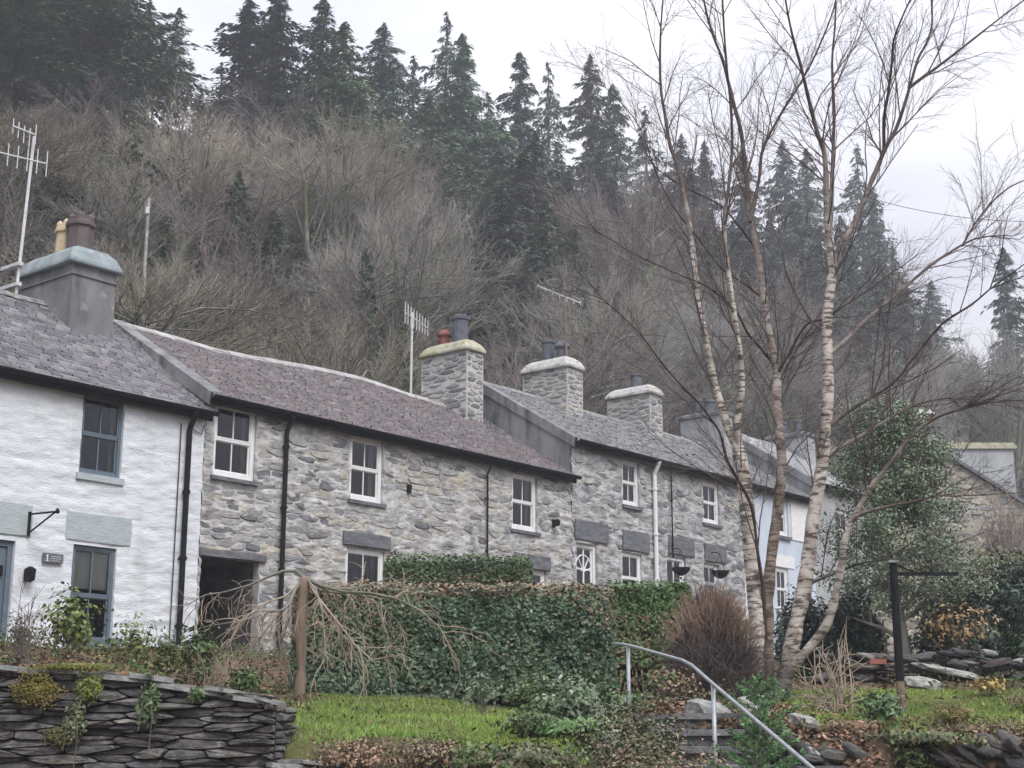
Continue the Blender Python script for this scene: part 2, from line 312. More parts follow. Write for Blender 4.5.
def birch_mat():
    m = bpy.data.materials.new('birch_bark'); m.use_nodes = True; t = m.node_tree; L = t.links; p = t.nodes['Principled BSDF']; p.inputs['Roughness'].default_value = .8
    p.inputs['Specular IOR Level'].default_value = .25
    N = lambda k: t.nodes.new(k)
    a = N('ShaderNodeVertexColor'); a.layer_name = 'Col'; tcn = N('ShaderNodeTexCoord')
    mp_ = N('ShaderNodeMapping'); mp_.inputs['Scale'].default_value = (2.5, 2.5, 11); L.new(tcn.outputs['Object'], mp_.inputs[0])
    nz = N('ShaderNodeTexNoise'); nz.inputs['Scale'].default_value = 2.0; nz.inputs['Detail'].default_value = 5; nz.inputs['Roughness'].default_value = .65; L.new(mp_.outputs[0], nz.inputs[0])
    r = N('ShaderNodeValToRGB'); r.color_ramp.elements[0].position = .42; r.color_ramp.elements[0].color = (.10,.085,.08,1); r.color_ramp.elements[1].position = .52; r.color_ramp.elements[1].color = (1,1,1,1); L.new(nz.outputs[0], r.inputs[0])
    n2 = N('ShaderNodeTexNoise'); n2.inputs['Scale'].default_value = 5; n2.inputs['Detail'].default_value = 4; L.new(tcn.outputs['Object'], n2.inputs[0])
    r2 = N('ShaderNodeValToRGB'); r2.color_ramp.elements[0].position = .35; r2.color_ramp.elements[0].color = (.55,.49,.44,1); r2.color_ramp.elements[1].position = .6; r2.color_ramp.elements[1].color = (1.05,1.02,.98,1); L.new(n2.outputs[0], r2.inputs[0])
    m1 = N('ShaderNodeMixRGB'); m1.blend_type = 'MULTIPLY'; m1.inputs[0].default_value = 1; L.new(a.outputs[0], m1.inputs[1]); L.new(r2.outputs[0], m1.inputs[2])
    m2 = N('ShaderNodeMixRGB'); m2.blend_type = 'MULTIPLY'; L.new(a.outputs['Alpha'], m2.inputs[0]); L.new(m1.outputs[0], m2.inputs[1]); L.new(r.outputs[0], m2.inputs[2])
    L.new(m2.outputs[0], p.inputs['Base Color'])
    b = N('ShaderNodeBump'); b.inputs['Strength'].default_value = .5; b.inputs['Distance'].default_value = .01; L.new(nz.outputs[0], b.inputs['Height']); L.new(b.outputs[0], p.inputs['Normal'])
    return m
M['birch'] = birch_mat()
def ground_mat():
    m = bpy.data.materials.new('ground'); m.use_nodes = True; t = m.node_tree; L = t.links; p = t.nodes['Principled BSDF']; p.inputs['Roughness'].default_value = .95
    p.inputs['Specular IOR Level'].default_value = .15
    N = lambda k: t.nodes.new(k)
    a = N('ShaderNodeVertexColor'); a.layer_name = 'Col'; tcn = N('ShaderNodeTexCoord')
    nz = N('ShaderNodeTexNoise'); nz.inputs['Scale'].default_value = 2.5; nz.inputs['Detail'].default_value = 8; L.new(tcn.outputs['Object'], nz.inputs[0])
    r = N('ShaderNodeValToRGB'); r.color_ramp.elements[0].position = .3; r.color_ramp.elements[0].color = (.5,.5,.5,1); r.color_ramp.elements[1].position = .7; r.color_ramp.elements[1].color = (1.4,1.35,1.3,1); L.new(nz.outputs[0], r.inputs[0])
    m1 = N('ShaderNodeMixRGB'); m1.blend_type = 'MULTIPLY'; m1.inputs[0].default_value = 1; L.new(a.outputs[0], m1.inputs[1]); L.new(r.outputs[0], m1.inputs[2]); L.new(m1.outputs[0], p.inputs['Base Color'])
    n2 = N('ShaderNodeTexNoise'); n2.inputs['Scale'].default_value = 12; n2.inputs['Detail'].default_value = 8; L.new(tcn.outputs['Object'], n2.inputs[0])
    b = N('ShaderNodeBump'); b.inputs['Strength'].default_value = .9; b.inputs['Distance'].default_value = .05; L.new(n2.outputs[0], b.inputs['Height']); L.new(b.outputs[0], p.inputs['Normal'])
    return m
M['ground'] = ground_mat()

# ------------------------------------------------------------------ terrain
def lawn_mask(x, y):
    """1 on the two grassy patches"""
    a = np.clip((x + 2.35) / .3, 0, 1) * np.clip((1.1 - x) / .6, 0, 1) * np.clip((y - 11.95) / .15, 0, 1) * np.clip((18.8 - y) / .6, 0, 1)
    b = np.clip((x - 2.6 - .25 * vn(x * 2, y * 2, 3)) / .5, 0, 1) * np.clip((6.3 - x) / .8, 0, 1) * np.clip((y - 13.6 - .15 * (x - 3)) / .6, 0, 1) * np.clip((19.3 - y) / .5, 0, 1)
    c = np.clip((x - .9) / .3, 0, 1) * np.clip((3 - x) / .3, 0, 1) * np.clip((y - 16.8) / .4, 0, 1) * np.clip((22 - y) / .5, 0, 1)
    return np.clip(np.maximum(np.maximum(a, b), c), 0, 1)
def axis(lo, hi, mid_lo, mid_hi, fine):
    a = np.arange(mid_lo, mid_hi + 1e-6, fine); r = [mid_hi]; st = fine
    while r[-1] < hi: st *= 1.18; r.append(r[-1] + st)
    l = [mid_lo]; st = fine
    while l[-1] > lo: st *= 1.18; l.append(l[-1] - st)
    return np.concatenate([np.array(l[1:][::-1]), a, np.array(r[1:])])
gx = axis(-300, 420, -9, 12, .2); gy = axis(-150, 420, 8, 30, .2)
GX, GY = np.meshgrid(gx, gy); GZ = ground(GX, GY)
nx, ny = len(gx), len(gy)
I = (np.arange(ny - 1)[:, None] * nx + np.arange(nx - 1)[None, :]).ravel()
t_, s_ = to_row(GX, GY)
lm = (lawn_mask(GX, GY) * np.clip(.85 + 1.0 * fbm(GX * .9, GY * .9, 21), .4, 1))[..., None]
nz_ = fbm(GX * .35, GY * .35, 33)[..., None]
gcol = np.array([.10, .075, .05]) * (1 + .6 * nz_) ; gcol = gcol * (1 - lm) + np.array([.12, .165, .04]) * lm
hk = np.clip((s_ - 5) / 4, 0, 1)[..., None]
hcol = np.array([.105, .08, .06]) * (1 - np.clip(nz_ * 2 + .5, 0, 1)) + np.array([.05, .06, .03]) * np.clip(nz_ * 2 + .5, 0, 1)
gcol = gcol * (1 - hk) + hcol * hk
g = obj('ground', np.stack([GX, GY, GZ], -1).reshape(-1, 3), np.stack([I, I + 1, I + nx + 1, I + nx], -1), M['ground'], C=gcol.reshape(-1, 3), smooth=True)
tag(g, 'sloping garden ground with grass and leaf litter rising to the wooded hillside', 'ground', kind='structure')

# ------------------------------------------------------------------ stone packing
def clip_half(poly, n, c):
    """keep points with n.p <= c"""
    outp = []
    for i in range(len(poly)):
        a = poly[i]; b = poly[(i + 1) % len(poly)]; da = n[0] * a[0] + n[1] * a[1] - c; db = n[0] * b[0] + n[1] * b[1] - c
        if da <= 0: outp.append(a)
        if (da < 0 < db) or (db < 0 < da):
            k = da / (da - db); outp.append((a[0] + k * (b[0] - a[0]), a[1] + k * (b[1] - a[1])))
    return outp
def pack(W, H, cw, ch, rng, holes=(), gap=.012, jit=.42, keep=1.0):
    """irregular rubble cells on a W x H face -> list of polygons in (u,v)"""
    pts = []; v = -ch * .5
    while v < H + ch:
        hh = ch * rng.uniform(.7, 1.35); u = -cw + rng.uniform(0, cw)
        while u < W + cw:
            ww = cw * rng.choice([.55, .8, 1, 1.2, 1.6]); pts.append((u + ww / 2 + rng.uniform(-.1, .1) * cw, v + hh / 2 + rng.uniform(-jit, jit) * hh)); u += ww
        v += hh
    P = np.array(pts); ax = ch / cw
    S = P * np.array([ax, 1.0]); polys = []
    for i in range(len(P)):
        u0, v0 = P[i]
        if u0 < -cw or u0 > W + cw or v0 < -ch or v0 > H + ch: continue
        if any(a - .02 < u0 < b + .02 and c - .02 < v0 < d + .02 for (a, b, c, d) in holes): continue
        if rng.random() > keep: continue
        d2 = ((S - S[i]) ** 2).sum(1); nb = np.argsort(d2)[1:15]
        poly = [(S[i][0] - 2 * ch, S[i][1] - 2 * ch), (S[i][0] + 2 * ch, S[i][1] - 2 * ch), (S[i][0] + 2 * ch, S[i][1] + 2 * ch), (S[i][0] - 2 * ch, S[i][1] + 2 * ch)]
        for j in nb:
            n = S[j] - S[i]; m_ = (S[j] + S[i]) / 2; poly = clip_half(poly, n, n @ m_)
            if len(poly) < 3: break
        if len(poly) < 3: continue
        poly = [(a / ax, b) for a, b in poly]
        for (n, c) in (((1, 0), W), ((-1, 0), 0), ((0, 1), H), ((0, -1), 0)):
            poly = clip_half(poly, n, c)
            if len(poly) < 3: break
        if len(poly) < 3: continue
        for (a, b, c, d) in holes:
            if max(p[0] for p in poly) > a and min(p[0] for p in poly) < b and max(p[1] for p in poly) > c and min(p[1] for p in poly) < d:
                ops = [((1, 0), a, a - u0), ((-1, 0), -b, u0 - b), ((0, 1), c, c - v0), ((0, -1), -d, v0 - d)]
                ops.sort(key=lambda o: -o[2]); poly = clip_half(poly, ops[0][0], ops[0][1])
                if len(poly) < 3: break
        if len(poly) < 3: continue
        cx = sum(p[0] for p in poly) / len(poly); cy = sum(p[1] for p in poly) / len(poly)
        q = []
        for (a, b) in poly:
            dx, dy = a - cx, b - cy; l = math.hypot(dx, dy) + 1e-6; k = max(.35, 1 - gap / l * rng.uniform(.7, 1.6)); q.append((cx + dx * k, cy + dy * k))
        area = .5 * abs(sum(q[i][0] * q[(i + 1) % len(q)][1] - q[(i + 1) % len(q)][0] * q[i][1] for i in range(len(q))))
        if area < .0012: continue
        # cut corners so that the outline is rounded
        r = []
        for i2 in range(len(q)):
            a = q[i2]; b = q[(i2 + 1) % len(q)]
            if math.hypot(a[0] - b[0], a[1] - b[1]) < .03: r.append(((a[0] + b[0]) / 2, (a[1] + b[1]) / 2)); continue
            k = rng.uniform(.14, .26); r.append((a[0] * (1 - k) + b[0] * k, a[1] * (1 - k) + b[1] * k)); r.append((a[0] * k + b[0] * (1 - k), a[1] * k + b[1] * (1 - k)))
        if len(r) >= 3: polys.append((area, (cx, cy), r))
    return polys
def stone_mesh(c, poly, O, U, Vv, Nn, proud, rng, back=.06, inset=(.78, .72)):
    """returns verts (about the stone centre), faces, centre"""
    n = len(poly); cx, cy = c; V = []; F = []
    tu, tv = rng.uniform(-.35, .35) * proud, rng.uniform(-.5, .25) * proud
    ext = max(max(abs(a - cx) for a, b in poly), .01); eyt = max(max(abs(b - cy) for a, b in poly), .01)
    def P(a, b, h): return U * (a - cx) + Vv * (b - cy) + Nn * h
    for (a, b) in poly: V.append(P(a, b, -back))
    for (a, b) in poly: V.append(P(a, b, proud * rng.uniform(.25, .55)))
    for (a, b) in poly:
        x = cx + (a - cx) * inset[0] * rng.uniform(.94, 1.04); y = cy + (b - cy) * inset[1] * rng.uniform(.9, 1.08); V.append(P(x, y, proud * rng.uniform(.8, 1.1) + tu * (x - cx) / ext + tv * (y - cy) / eyt))
    V.append(P(cx, cy, proud * rng.uniform(.95, 1.25)))
    for j in (0, 1):
        for i in range(n): F.append([j * n + i, j * n + (i + 1) % n, (j + 1) * n + (i + 1) % n, (j + 1) * n + i])
    for i in range(n): F.append([2 * n + i, 2 * n + (i + 1) % n, 3 * n])
    return V, F, O + U * cx + Vv * cy
def lay_stones(polys, O, U, Vv, Nn, parent, mat, mat_attr, rng, proud=(.01, .04), limit=300, cols=stone_cols, back=.06, inset=(.78, .72)):
    O, U, Vv, Nn = map(lambda a: np.array(a, float), (O, U, Vv, Nn))
    flip = np.dot(np.cross(U, Vv), Nn) < 0
    polys = sorted(polys, key=lambda p: -p[0]); rest = MB()
    for k, (ar, c, poly) in enumerate(polys):
        if flip: poly = poly[::-1]
        a2 = sum(poly[i][0] * poly[(i + 1) % len(poly)][1] - poly[(i + 1) % len(poly)][0] * poly[i][1] for i in range(len(poly)))
        if (a2 < 0) != flip: poly = poly[::-1]
        V, F, C = stone_mesh(c, poly, O, U, Vv, Nn, rng.uniform(*proud), rng, back, inset)
        if k < limit: obj('stone', V, F, mat, parent, loc=C)
        else:
            cc = rng.choice(cols); rest.add([v + C for v in V], F, cc)
    if rest.V: tag(rest.build('small_stones', mat_attr, parent), kind='stuff')

# ------------------------------------------------------------------ houses
RZ = math.atan2(ROWD[1], ROWD[0])
class House:
    def __init__(s, name, t0, t1, zb, eave, ridge, sr, label, cat='house'):
        s.t0, s.t1, s.zb, s.eave, s.ridge, s.sr = t0, t1, zb, eave, ridge, sr
        s.root = empty(name, row(t0, 0, zb), RZ, label, cat)
    def px(s, px, py, sdepth=0.0):
        t, z = fac(px, py, sdepth); return t - s.t0, z - s.zb
    def rect(s, x0, x1, y0, y1, sd=0.0):
        """pixel box -> local u0,u1,v0,v1; y at the middle of the span"""
        xm = (x0 + x1) / 2; _, za = s.px(xm, y0, sd); _, zb = s.px(xm, y1, sd); ym = (y0 + y1) / 2
        return s.px(x0, ym, sd)[0], s.px(x1, ym, sd)[0], zb, za
def wall(h, openings, mat, res=.06, amp=.02, fr=(4, 9), seed=1, reveal=.16, rmat=None, s0=0.0, name='wall'):
    W = h.t1 - h.t0; H = h.eave - h.zb
    us = {0.0, W}; vsn = {-.6, H}
    for (a, b, c, d) in openings: us |= {a, b}; vsn |= {c, d}
    def sub(S):
        S = sorted(S); o = []
        for a, b in zip(S, S[1:]):
            n = max(1, int(math.ceil((b - a) / res))); o += [a + (b - a) * i / n for i in range(n)]
        return np.array(o + [S[-1]])
    u = sub({x for x in us if 0 <= x <= W}); v = sub({x for x in vsn if -.6 <= x <= H})
    UU, VV = np.meshgrid(u, v)
    dsp = amp * 2 * (fbm(UU * fr[0], VV * fr[1], seed, 3) + .6 * np.abs(vn(UU * fr[0] * .6, VV * fr[1] * .6, seed + 50)))
    V = np.stack([UU, s0 - dsp, VV], -1).reshape(-1, 3); nu, nv = len(u), len(v)
    uc = (u[:-1] + u[1:]) / 2; vc = (v[:-1] + v[1:]) / 2
    keep = np.ones((nv - 1, nu - 1), bool)
    for (a, b, c, d) in openings: keep &= ~((uc[None, :] > a) & (uc[None, :] < b) & (vc[:, None] > c) & (vc[:, None] < d))
    ji, ii = np.nonzero(keep); i0 = ji * nu + ii
    F = np.stack([i0, i0 + 1, i0 + nu + 1, i0 + nu], -1).tolist(); V = V.tolist()
    for (a, b, c, d) in openings:
        ia = int(np.argmin(abs(u - a))); ib = int(np.argmin(abs(u - b))); ic = int(np.argmin(abs(v - c))); idd = int(np.argmin(abs(v - d)))
        loop = [ic * nu + i for i in range(ia, ib + 1)] + [j * nu + ib for j in range(ic + 1, idd + 1)] + [idd * nu + i for i in range(ib - 1, ia - 1, -1)] + [j * nu + ia for j in range(idd - 1, ic, -1)]
        b0 = len(V)
        for k in loop: V.append([V[k][0], reveal, V[k][2]])
        n = len(loop)
        for k in range(n): F.append([loop[k], loop[(k + 1) % n], b0 + (k + 1) % n, b0 + k])
    o = obj(name, V, F, mat, h.root)
    # end walls, back wall (a closed shell with a pitched top)
    D2 = 2 * h.sr; hr = h.ridge - h.zb - .06; e = H
    mb = MB()
    for x in (0.0, W):
        mb.add([(x, s0 + .02, -.6), (x, D2, -.6), (x, D2, e), (x, h.sr, hr), (x, s0 + .02, e)], [(0, 1, 2, 3, 4)])
    mb.add([(0, D2, -.6), (W, D2, -.6), (W, D2, e), (0, D2, e)], [(0, 1, 2, 3)])
    mb.add([(0, .3, .02), (W, .3, .02), (W, D2, .02), (0, D2, .02)], [(0, 1, 2, 3)])
    mb.build('end_wall', rmat or mat, h.root)
    return o
def roof(h, mat, pal, rows, sw, seed, over=.17, ext=(0, 0), sag=lambda u: 0.0, moss=None, uneven=.5, ridge_mat=None, verge=None):
    rng = np.random.default_rng(seed); W = h.t1 - h.t0
    H = h.eave - h.zb; Rr = h.ridge - h.zb; rise = Rr - H; run = h.sr
    slope = rise / run; z_e = H - over * slope + .05
    def surf(u, s):  # roof top surface, s from -over..sr
        return z_e + (s + over) * (Rr + .05 - z_e) / (run + over) + sag(u) * np.clip((s + over) / (run + over), 0, 1) + .025 * vn(u * .8, s * .8, seed) + .012 * vn(u * 2.2, s * 2.2, seed + 3)
    u0, u1 = -ext[0], W + ext[1]
    us = np.linspace(u0, u1, 40); mb = MB()
    # boards under the slates and the back slope
    for a, b in zip(us, us[1:]):
        mb.add([(a, -over, surf(a, -over) - .03), (b, -over, surf(b, -over) - .03), (b, run, surf(b, run) - .03), (a, run, surf(a, run) - .03), (b, 2 * run + .2, H - .1), (a, 2 * run + .2, H - .1)], [(0, 1, 2, 3), (3, 2, 4, 5)])
        mb.add([(a, -over, surf(a, -over) - .03), (b, -over, surf(b, -over) - .03), (b, .05, H - .06), (a, .05, H - .06)], [(3, 2, 1, 0)])
    rf = mb.build('roof', M['core'], h.root)
    V = []; C = []; L = run + over; gauge = L / rows
    for r_ in range(rows):
        sa = -over + r_ * gauge - .03; sb = sa + gauge * 1.35; x = u0 - rng.uniform(0, sw)
        while x < u1:
            ww = sw * rng.uniform(.7, 1.3); a = max(x, u0); b = min(x + ww - .008, u1); x += ww
            if b - a < .03: continue
            lift = .050 + .010 * rng.random() * uneven * 2; dz = rng.normal(0, .006) * uneven; ss = sa + rng.normal(0, .008)
            za, zb_ = surf(a, ss), surf(b, ss); zc, zd = surf(b, sb), surf(a, sb)
            V += [(a, ss, za + lift + dz), (b, ss, zb_ + lift + rng.normal(0, .004)), (b, sb, zc + .004), (a, sb, zd + .004), (a, ss + .004, za - .006), (b, ss + .004, zb_ - .006)]
            c = np.array(pal[rng.integers(len(pal))]) * rng.uniform(.8, 1.2)
            C += [tuple(c)] * 6
    n = len(V) // 6; b6 = np.arange(n) * 6
    F = np.concatenate([np.stack([b6, b6 + 1, b6 + 2, b6 + 3], -1), np.stack([b6 + 4, b6 + 5, b6 + 1, b6], -1)])
    tag(obj('slates', np.array(V), F, mat, rf, C=np.array(C)), kind='stuff')
    x = u0
    while x < u1 - .1:
        l = min(.48, u1 - x); a, b = x + .006, x + l - .006; za, zb_ = surf(a, run), surf(b, run); q = MB()
        dz = rng.normal(0, .006)
        prof = [(-.17, -.075), (-.15, -.04), (-.03, .055), (.03, .055), (.15, -.04), (.17, -.075)]
        q.add([(a, run + y, za + z + dz) for y, z in prof] + [(b, run + y, zb_ + z + dz) for y, z in prof], [(i, i + 1, i + 7, i + 6) for i in range(5)] + [(5, 4, 3, 2, 1, 0), (6, 7, 8, 9, 10, 11)])
        q.build('ridge_tile', ridge_mat or M['coping'], rf); x += l
    if verge:
        q = MB(); xs = np.linspace(-.12, run, 14)
        for side, wd in verge:
            xa = (u0 - .04) if side < 0 else (u1 - wd + .04)
            for a, b in zip(xs, xs[1:]):
                za, zb_ = surf(xa, a), surf(xa, b)
                q.add([(xa, a, za - .2), (xa + wd, a, za - .2), (xa + wd, b, zb_ - .2), (xa, b, zb_ - .2), (xa, a, za + .05), (xa + wd, a, za + .07), (xa + wd, b, zb_ + .07), (xa, b, zb_ + .05)],
                      [(3,2,1,0),(4,5,6,7),(0,1,5,4),(1,2,6,5),(2,3,7,6),(3,0,4,7)])
        q.build('verge', M['render'], rf)
    # gutter and fascia
    h.zg = z_e - .02
    q = MB(); ga = [(-.07 * math.cos(a), -.07 * math.sin(a)) for a in np.linspace(0, math.pi, 7)]
    gv = []; gx_ = [u0 - .05, u1 + .03]
    for xx in gx_: gv += [(xx, -over - .07 + y, z_e - .005 + z) for y, z in ga] + [(xx, -over - .07 + y * .85, z_e - .005 + z * .85) for y, z in ga]
    f = [(i, i + 1, i + 15, i + 14) for i in range(6)] + [(i + 8, i + 7, i + 21, i + 22) for i in range(6)] + [(0, 14, 21, 7), (6, 13, 27, 20)]
    f += [(i, i + 7, i + 8, i + 1) for i in range(6)] + [(i + 14, i + 15, i + 22, i + 21) for i in range(6)]
    q.add(gv, f); q.box((u0 + .0, -over + .005, z_e - .16), (u1, -over + .03, z_e - .0))
    q.build('gutter', M['black'], h.root)
    return surf
def window(h, r, mat, reveal=.12, sash=True, cols=2, sill=None, fr=.075, curtain=None, blind=0.0, split=.5, rng=random.Random(1), open_=0):
    a, b, c, d = r; y = reveal - .07; mb = MB()
    mb.box((a, y, c), (a + fr, y + .09, d)); mb.box((b - fr, y, c), (b, y + .09, d)); mb.box((a + fr, y + .002, d - fr), (b - fr, y + .088, d)); mb.box((a + fr, y + .002, c), (b - fr, y + .088, c + fr * 1.3))
    o = mb.build('window', mat, h.root)
    zi0, zi1 = c + fr * 1.3, d - fr; zm = zi0 + (zi1 - zi0) * split; xi0, xi1 = a + fr, b - fr
    rows_ = [(zi0, zm - .02, .05), (zm + .02, zi1, .025)] if sash else [(zi0, zi1, .04)]
    if sash:
        q = MB(); q.box((xi0, y + .018, zm - .022), (xi1, y + .07, zm + .022)); q.build('meeting_rail', mat, o)
    bw = .012; cwid = (xi1 - xi0) / cols
    for (za, zb_, dy) in rows_:
        st = .03
        q = MB(); q.box((xi0, y + dy - .012, za), (xi0 + st, y + dy + .022, zb_)); q.box((xi1 - st, y + dy - .012, za), (xi1, y + dy + .022, zb_))
        q.box((xi0 + st, y + dy - .011, za), (xi1 - st, y + dy + .021, za + st)); q.box((xi0 + st, y + dy - .011, zb_ - st * .7), (xi1 - st, y + dy + .021, zb_)); q.build('sash', mat, o)
        for k in range(1, cols):
            x = xi0 + cwid * k; q = MB(); q.box((x - bw, y + dy - .009, za + st), (x + bw, y + dy + .019, zb_ - st * .7)); q.build('glazing_bar', mat, o)
        for k in range(cols):
            p0 = xi0 + st if k == 0 else xi0 + cwid * k + bw; p1 = xi1 - st if k == cols - 1 else xi0 + cwid * (k + 1) - bw
            tl = rng.uniform(-.004, .004); q = MB()
            q.add([(p0, y + dy + .004, za + st), (p1, y + dy + .004 + tl, za + st), (p1, y + dy + .004 - tl, zb_ - st * .7), (p0, y + dy + .004, zb_ - st * .7)], [(0, 1, 2, 3)]); q.build('pane', M['glass'], o)
    if blind:
        q = MB(); q.box((xi0 - .03, y + .082, zi1 - (zi1 - zi0) * blind), (xi1 + .03, y + .086, zi1 + .04)); q.build('blind', M['blind'], o)
    if curtain:
        for (xa, xb) in ((xi0 - .05, xi0 + (xi1 - xi0) * curtain), (xi1 - (xi1 - xi0) * curtain * .8, xi1 + .05)):
            n = 9; vv = []; ff = []
            for i in range(n):
                x = xa + (xb - xa) * i / (n - 1); yy = y + .16 + .02 * math.sin(i * 2.3); vv += [(x, yy, zi0 - .05), (x, yy, zi1 + .05)]
            for i in range(n - 1): ff.append((2 * i, 2 * i + 2, 2 * i + 3, 2 * i + 1))
            obj('curtain', vv, ff, M['curtain'], o)
    if sill:
        sm, sx, sh, sp = sill; q = MB(); q.box((a - sx, -sp, c - sh), (b + sx, reveal, c - .002)); q.build('sill', sm, o)
    return o
def slab(h, r, mat, name='lintel', proud=.035, rng=random.Random(3)):
    a, b, c, d = r; n = 7; V = []; F = []
    for j, y in enumerate((.02, -proud, -proud)):
        pass
    ring = [(a, c), (a + (b - a) * .3, c - rng.uniform(-.01, .015)), (a + (b - a) * .7, c + rng.uniform(-.012, .012)), (b, c), (b + .01, (c + d) / 2), (b - .01, d), (a + (b - a) * .6, d + rng.uniform(-.01, .02)), (a + (b - a) * .25, d - rng.uniform(-.01, .012)), (a, d), (a - .01, (c + d) / 2)]
    n = len(ring); cx, cy = (a + b) / 2, (c + d) / 2
    for (x, z) in ring: V.append((x, .05, z))
    for (x, z) in ring: V.append((x, -proud + rng.uniform(.004, .012), z))
    for (x, z) in ring: V.append((cx + (x - cx) * .97, -proud - rng.uniform(0, .006), cy + (z - cy) * .92))
    for j in (0, 1):
        for i in range(n): F.append((j * n + i, j * n + (i + 1) % n, (j + 1) * n + (i + 1) % n, (j + 1) * n + i))
    F.append([2 * n + i for i in range(n)])
    return obj(name, V, F, mat, h.root)
def pipe(h, t, z0, z1, mat, r=.04, kick=True, s=-.09, shoe=None, over=.17):
    q = MB(); pts = []
    if kick: pts += [(t, -over - .07, z1), (t, -over - .07, z1 - .08), (t, s, z1 - .34)]
    else: pts += [(t, s, z1)]
    pts += [(t, s, z1 - .5), (t, s, z0)]
    for a, b in zip(pts, pts[1:]): q.tube([a, b], r, 8)
    z = z0 + .3
    while z < z1 - .5: q.tube([(t, s, z), (t, s, z + .06)], r * 1.35, 8); q.box((t - r * .8, s, z + .01), (t + r * .8, .0, z + .04)); z += 1.15
    return q.build('downpipe', mat, h.root, smooth=False)
POTS = {'square': [(.15, 0), (.14, .5), (.17, .52), (.17, .58), (.15, .6), (.15, .66)], 'round': [(.13, 0), (.125, .42), (.15, .44), (.15, .5), (.12, .52)], 'cap': [(.12, 0), (.12, .25), (.17, .27), (.17, .31), (.10, .40), (.07, .44)]}
def chimney(h, pxe, pye, s0, s1, thick, mat, capmat, seed, pots, stones=False, base=None, caph=.32, caplip=.07, band=False, flat=False):
    """pixel of the near vertical edge at the top of the shaft; s0..s1 across the ridge"""
    rng = random.Random(seed); t, z = fac(pxe, pye, s0); u = t - h.t0; zt = z - h.zb; zb = (h.eave + (h.ridge - h.eave) * (-.1 if stones else .5)) - h.zb if base is None else base
    q = MB(); q.box((u, s0, zb), (u + thick, s1, zt)); ch = q.build('chimney', mat, h.root)
    if stones:
        hh = zt - zb
        pl = pack(s1 - s0, hh, .40, .12, rng, gap=.026, keep=.92); lay_stones(pl, (u, s1, zb), (0, -1, 0), (0, 0, 1), (-1, 0, 0), ch, M['stone'], M['stone_attr'], rng, (.006, .024))
        pl = pack(thick, hh, .34, .12, rng, gap=.026, keep=.92); lay_stones(pl, (u, s0, zb), (1, 0, 0), (0, 0, 1), (0, -1, 0), ch, M['stone'], M['stone_attr'], rng, (.006, .024))
    # flaunched cap: slab edge, then a rounded mound
    prof = [(caplip, 0), (caplip + .01, .03), (caplip, .08), (caplip - .08, caph * .62), (caplip - .20, caph * .9), (caplip - .34, caph)] if not flat else [(caplip, 0), (caplip, .10), (caplip - .04, .13), (caplip - .1, .14)]
    V = []; F = []
    for (e, zz) in prof:
        e2 = max(e, -thick * .42); c = .06
        x0, x1, y0, y1 = u - e2, u + thick + e2, s0 - e, s1 + e
        for (x, y) in ((x0 + c, y0), (x1 - c, y0), (x1, y0 + c), (x1, y1 - c), (x1 - c, y1), (x0 + c, y1), (x0, y1 - c), (x0, y0 + c)): V.append((x, y, zt + zz + rng.uniform(-.008, .008)))
    for j in range(len(prof) - 1):
        for i in range(8): F.append((j * 8 + i, j * 8 + (i + 1) % 8, (j + 1) * 8 + (i + 1) % 8, (j + 1) * 8 + i))
    F.append([(len(prof) - 1) * 8 + i for i in range(8)]); F.append(list(range(8))[::-1])
    obj('chimney_cap', V, F, capmat, ch)
    if band:
        q = MB(); q.box((u - .03, s0 - .03, zt - .22), (u + thick + .03, s1 + .03, zt - .18)); q.build('band', mat, ch)
    top = zt + prof[-1][1] - .05
    for (kind, m_, fs, sc, hsc) in pots:
        q = MB(); k = 4 if kind == 'square' else 14
        prof2 = [(r * sc * (1.3 if k == 4 else 1), z * hsc) for r, z in POTS[kind]]
        q.lathe((u + thick / 2, s0 + (s1 - s0) * fs, top), prof2, k if k == 14 else 8)
        po = q.build('chimney_pot', m_, ch, smooth=False)
        if kind == 'square':      # crown points on the rim
            q = MB()
            for a in range(4):
                an = a * math.pi / 2 + math.pi / 4; q.lathe((u + thick / 2 + .13 * sc * math.cos(an), s0 + (s1 - s0) * fs + .13 * sc * math.sin(an), top + .64 * hsc), [(.06 * sc, 0), (.06 * sc, .08), (.015, .14)], 6)
            q.build('crown', m_, po)
    return ch
rngw = random.Random(11)
# ---- the whitewashed cottage
t1 = fac(205, 420)[0]
H1 = House('whitewashed_cottage', 9.4, t1, 3.0, 7.28, 9.42, 3.0, 'whitewashed stone cottage with blue-grey windows at the left end of the terrace')
w1u = H1.rect(81, 123, 397, 476); w1l = H1.rect(70, 114, 546, 648); dr = H1.rect(-34, 11, 538, 665); dr = (dr[0], dr[1], .05, dr[3])
wall(H1, [w1u, w1l, dr], M['whitewash'], res=.035, amp=.011, fr=(2.8, 8), seed=4, rmat=M['render'])
SL1 = [(.155,.145,.16),(.19,.18,.195),(.125,.118,.135),(.17,.16,.172),(.22,.21,.22)]
roof(H1, M['slate1'], SL1, 26, .19, 5, ext=(0, .05), ridge_mat=M['coping'])
window(H1, w1u, M['blueframe'], fr=.055, sill=(M['paleslab'], .05, .11, .05), curtain=.12)
window(H1, w1l, M['blueframe'], fr=.06, sill=(M['paleslab'], .05, .09, .05), blind=.42)
slab(H1, H1.rect(66, 131, 514, 543.5), M['paleslab'], proud=.02); slab(H1, H1.rect(-42, 32, 500, 533), M['paleslab'], proud=.02)
